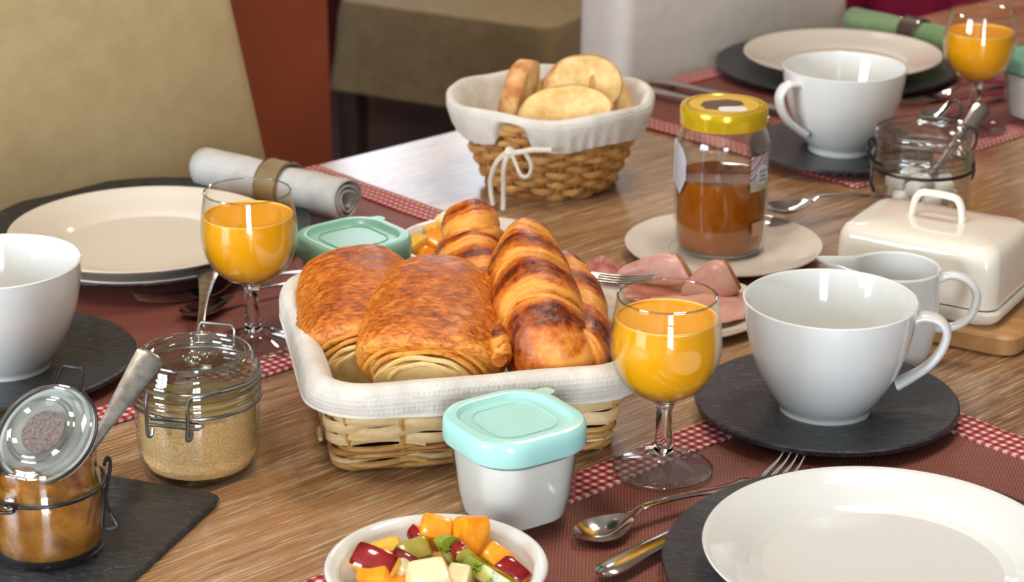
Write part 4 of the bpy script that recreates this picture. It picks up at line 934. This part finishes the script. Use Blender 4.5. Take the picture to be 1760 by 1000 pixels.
# bread slices
def slice_(label, c, rot, w_, h_, th, seed):
    g = MB(); n = 48; rs = []; g.cur = 0
    def outl(sc, y, nzs=1):
        out = []
        for k in range(n):
            a = 2*PI*k/n; x = w_/2*math.copysign(abs(math.cos(a))**.85, math.cos(a)); z = (h_*.62 if math.sin(a) > 0 else h_*.38)*math.sin(a)
            q = 1+.07*mn.noise(Vector((math.cos(a)*1.6+seed, math.sin(a)*1.6, y*30)))
            out.append((x*sc*q, y+.0012*mn.noise(Vector((x*60, z*60, seed))), z*sc*q))
        return out
    g.rings([outl(.94, -th/2), outl(1, -th/2+.002), outl(1.02, 0), outl(1, th/2-.002), outl(.94, th/2)], capa=False, capb=False)
    g.cur = 1
    for y, rev in ((-th/2, 1), (th/2, 0)):
        L_ = [outl(s_, y) for s_ in (.94, .75, .5, .25, .04)]
        L_ = [[(x, yy + .0016*mn.noise(Vector((x*170, z*170, seed+y*90))), z) for x, yy, z in r_] for r_ in L_]; L_[0] = outl(.94, y)
        g.rings(L_ if not rev else [r_[::-1] for r_ in L_], capa=False)
    o = g.build('bread_slice', [CRUST, CRUMB], None, c, rot); return tag(o, label, 'bread', 'bread slices in the round basket')
slice_('bread slice standing on edge at the left of the round basket', at(893, 170, .082), (R(6), R(-56), R(62)), .082, .044, .020, 1.5)
slice_('bread slice lying in front in the round basket, pale face up', at(972, 201, .078), (R(-38), R(-6), R(-4)), .094, .050, .020, 5.5)
slice_('thick bread end with round brown crust at the back of the round basket', at(1000, 162, .087), (R(-30), R(-6), R(16)), .080, .060, .036, 9.5)
slice_('bread slice at the right side of the round basket', at(1042, 172, .080), (R(-40), R(42), R(24)), .066, .048, .020, 12.5)
slice_('bread slice low between the others in the round basket', at(945, 178, .070), (R(-50), R(-24), R(-10)), .080, .044, .020, 17.5)

# ---------------------------------------------------------------- fruit salads
PEACH = mottled('peach_flesh', (236, 140, 22), (250, 172, 50), 60, .18, .3, 120, .0006, Subsurface_Weight=.3, Subsurface_Radius=(.01, .004, .001), Subsurface_Scale=.6)
YELF = mottled('yellow_fruit_flesh', (232, 176, 60), (246, 204, 96), 60, .2, .3, 120, .0006, Subsurface_Weight=.3, Subsurface_Scale=.004)
REDSK = mottled('nectarine_skin', (104, 8, 18), (160, 30, 26), 40, .12, 0, Coat_Weight=.4)
APPLE = mottled('pear_flesh', (236, 218, 168), (246, 232, 190), 50, .25, .3, 150, .0005, Subsurface_Weight=.3, Subsurface_Scale=.005)
PLUM = mottled('green_plum_flesh', (150, 140, 50), (190, 170, 84), 40, .2, .3, 120, .0006, Subsurface_Weight=.3, Subsurface_Scale=.004)
KIWI = kiwi_mat(); KIWISK = plain('kiwi_edge', (128, 150, 50), .25)
def bowl(name, label, c, r, h):
    pr = [(0, .002), (r*.45, .002), (r*.47, 0), (r*.52, 0), (r*.55, .003), (r*.80, h*.55), (r*.93, h-.006), (r*.985, h-.0025), (r, h), (r*.985, h+.0018), (r*.94, h+.0016), (r*.88, h-.001), (r*.84, h-.006), (r*.72, h*.45), (r*.52, .0075), (r*.3, .0055), (0, .005)]
    g = MB(); g.lathe(spline(pr[4:], 90), 100) if 0 else g.lathe(pr[:4] + spline(pr[4:], 90), 100)
    return tag(g.build(name, m_bowl, None, c), label, 'bowl', 'small white fruit bowls')
m_bowl = PORC
b1 = at(750, 972, .034); B1 = Vector((b1.x, b1.y, TZ)); bowl('fruit_bowl', 'small white bowl of fruit salad at the bottom centre', B1, .0685, .034)
b2 = at(815, 412, .036); B2 = Vector((b2.x, b2.y, TZ)); m_bowl = STONE; bowl('fruit_bowl', 'small white bowl of fruit behind the croissants', B2, .0685, .034)
def chunk(name, label, c, size, rot, flesh, skin, seed, group, wedge=.25):
    """a cut piece: knife-flat sides, one bulging side that keeps its skin"""
    sx, sy, sz = size; n = 7; g = MB(); idx = {}; r_ = random.Random(seed)
    tw = [r_.uniform(-.16, .16) for _ in range(4)]
    def pt(i, j, k):
        u, v, w_ = (2*i/n-1, 2*j/n-1, 2*k/n-1)
        e = .90; u2, v2, w2 = [math.copysign(abs(q)**e, q) for q in (u, v, w_)]
        l = max(abs(u), abs(v), abs(w_)); rr_ = (abs(u)**8+abs(v)**8+abs(w_)**8)**(1/8)
        f = 1/rr_*l if rr_ else 1
        u2, v2, w2 = u*f, v*f, w_*f
        x = u2*(1-wedge*(w2+1)/2*(1 if skin is None else 0) - wedge*(1-w2)/2*(1 if skin else 0)) + tw[0]*v2; y = v2*(1+tw[1]*u2) + tw[2]*w2*.6
        z = w2*(1+tw[3]*u2*.6) + (.30*(1-u2*u2*.8-v2*v2*.3) if w2 > 0 and skin else 0)
        return (x*sx/2, y*sy/2, z*sz/2)
    def V(i, j, k):
        if (i, j, k) not in idx: idx[(i, j, k)] = len(g.v); g.v.append(pt(i, j, k)); g.tone.append(0)
        return idx[(i, j, k)]
    for a in range(n):
        for b in range(n):
            for q, mi in (((V(a, b, 0), V(a, b+1, 0), V(a+1, b+1, 0), V(a+1, b, 0)), 0), ((V(a, b, n), V(a+1, b, n), V(a+1, b+1, n), V(a, b+1, n)), 1 if skin else 0),
                          ((V(a, 0, b), V(a+1, 0, b), V(a+1, 0, b+1), V(a, 0, b+1)), 0), ((V(a, n, b), V(a, n, b+1), V(a+1, n, b+1), V(a+1, n, b)), 0),
                          ((V(0, a, b), V(0, a, b+1), V(0, a+1, b+1), V(0, a+1, b)), 0), ((V(n, a, b), V(n, a+1, b), V(n, a+1, b+1), V(n, a, b+1)), 0)):
                g.f.append(q); g.mi.append(mi)
    o = g.build(name, [flesh, skin or flesh], None, c, rot); return tag(o, label, 'fruit', group)
def kiwi_slice(label, c, rot, r, th, group, arc=PI):
    g = MB(); n = 28; pts = [(r*math.cos(arc*k/n), r*.92*math.sin(arc*k/n)) for k in range(n+1)]
    if arc < 2*PI-.1: pts += [(-r*.5, -.0004), (0, -.0006), (r*.5, -.0004)]
    g.rings([[(x*s_, y*s_, z) for x, y in pts] for s_, z in ((.97, -th/2), (1, -th/2+.001), (1, th/2-.001), (.97, th/2))])
    o = g.build('kiwi_slice', KIWI, None, c, rot); return tag(o, label, 'fruit', group)
G1 = 'fruit pieces in the nearest bowl'
def f1(px, py, h): return at(px, py, h)
chunk('peach_piece', 'orange peach wedge with a dark red tip at the back left of the salad', f1(750, 916, .036), (.026, .018, .018), (R(30), R(12), R(-10)), PEACH, None, 3, G1)
chunk('peach_piece', 'largest orange peach piece, at the back of the near fruit bowl', f1(808, 922, .036), (.024, .018, .026), (R(-20), R(20), R(35)), PEACH, None, 5, G1)
chunk('nectarine_piece', 'small dark red skinned piece touching the back left peach wedge', f1(722, 923, .033), (.010, .012, .013), (R(20), R(-50), R(20)), PEACH, REDSK, 6, G1)
chunk('peach_piece', 'orange peach piece at the right side, below the largest piece', f1(855, 962, .032), (.024, .014, .016), (R(25), R(30), R(-35)), PEACH, None, 8, G1)
chunk('pineapple_piece', 'yellow fruit piece behind the red skinned wedge at the left', f1(664, 950, .029), (.026, .014, .014), (R(10), R(-10), R(12)), YELF, None, 9, G1)
chunk('nectarine_piece', 'large nectarine wedge with glossy dark red skin at the left', f1(648, 971, .032), (.030, .017, .020), (R(42), R(10), R(-24)), YELF, REDSK, 10, G1, .1)
chunk('plum_piece', 'green plum piece at the centre with a purple edge', f1(712, 952, .031), (.026, .015, .016), (R(35), R(-12), R(14)), PLUM, None, 12, G1)
chunk('nectarine_piece', 'dark red skinned sliver under the green plum piece', f1(702, 964, .029), (.020, .010, .014), (R(55), R(14), R(-30)), PLUM, REDSK, 13, G1)
kiwi_slice('narrow green kiwi slice standing upright at the centre', f1(768, 957, .032), (R(72), R(62), R(28)), .0145, .0075, G1)
kiwi_slice('kiwi slice with black seeds at the front right of the salad', f1(834, 987, .031), (R(-28), R(10), R(-42)), .0185, .010, G1)
chunk('plum_piece', 'small glossy purple skinned piece beside the seeded kiwi', f1(802, 957, .033), (.012, .012, .018), (R(10), R(-40), R(10)), PLUM, REDSK, 14, G1)
chunk('nectarine_piece', 'dark red skinned wedge at the far right of the salad', f1(880, 987, .028), (.022, .012, .014), (R(30), R(25), R(-25)), PEACH, REDSK, 15, G1)
chunk('pear_piece', 'large pale pear piece at the front centre', f1(738, 994, .033), (.030, .020, .018), (R(18), R(-6), R(10)), APPLE, None, 16, G1)
chunk('peach_piece', 'orange peach piece at the front left edge of the salad', f1(645, 996, .028), (.026, .018, .018), (R(15), R(-12), R(-14)), PEACH, None, 18, G1)
chunk('pear_piece', 'small pale pear piece between the red wedge and the large pear', f1(692, 984, .027), (.016, .014, .014), (R(20), R(15), R(30)), APPLE, None, 19, G1)
chunk('pear_piece', 'small pale pear piece right of the large pear piece', f1(788, 996, .029), (.018, .016, .014), (R(12), R(5), R(-15)), APPLE, None, 21, G1)
for k, (px, py, h) in enumerate(((690, 1020, .02), (750, 1035, .022), (820, 1030, .022), (760, 975, .018), (700, 990, .016), (850, 1000, .017))):
    chunk('peach_piece', ['orange piece low at the front left of the near bowl', 'orange piece low at the front centre of the near bowl', 'orange piece low at the front right of the near bowl', 'orange piece buried at the centre of the near bowl', 'orange piece buried at the left of the near bowl', 'orange piece buried at the right of the near bowl'][k], f1(px, py, h), (.024, .02, .018), (.2*k, .3, k), PEACH, None, 30+k, G1)
G2 = 'fruit pieces in the bowl behind the croissants'
for px, py, h, sz, m, sk, nm, lb, sd in ((744, 416, .033, .022, PEACH, None, 'peach_piece', 'orange piece in the middle of the rear fruit bowl', 41), (719, 424, .030, .022, YELF, None, 'pineapple_piece', 'yellow piece nearest the mint lid in the rear bowl', 42), (755, 398, .032, .024, YELF, None, 'pineapple_piece', 'yellow piece at the back of the rear fruit bowl', 43),
        (733, 441, .027, .018, PEACH, None, 'peach_piece', 'orange piece at the front of the rear fruit bowl', 44), (755, 445, .026, .017, PEACH, REDSK, 'nectarine_piece', 'dark red piece at the front of the rear fruit bowl', 45), (772, 384, .033, .022, APPLE, None, 'pear_piece', 'pale piece against the left croissant in the rear bowl', 46), (790, 420, .030, .024, PEACH, None, 'peach_piece', 'orange piece behind the left croissant in the rear bowl', 47)):
    chunk(nm, lb, at(px, py, h), (sz, sz*.8, sz*.8), (sd*.7, sd*.3, sd*1.1), m, sk, sd, G2)
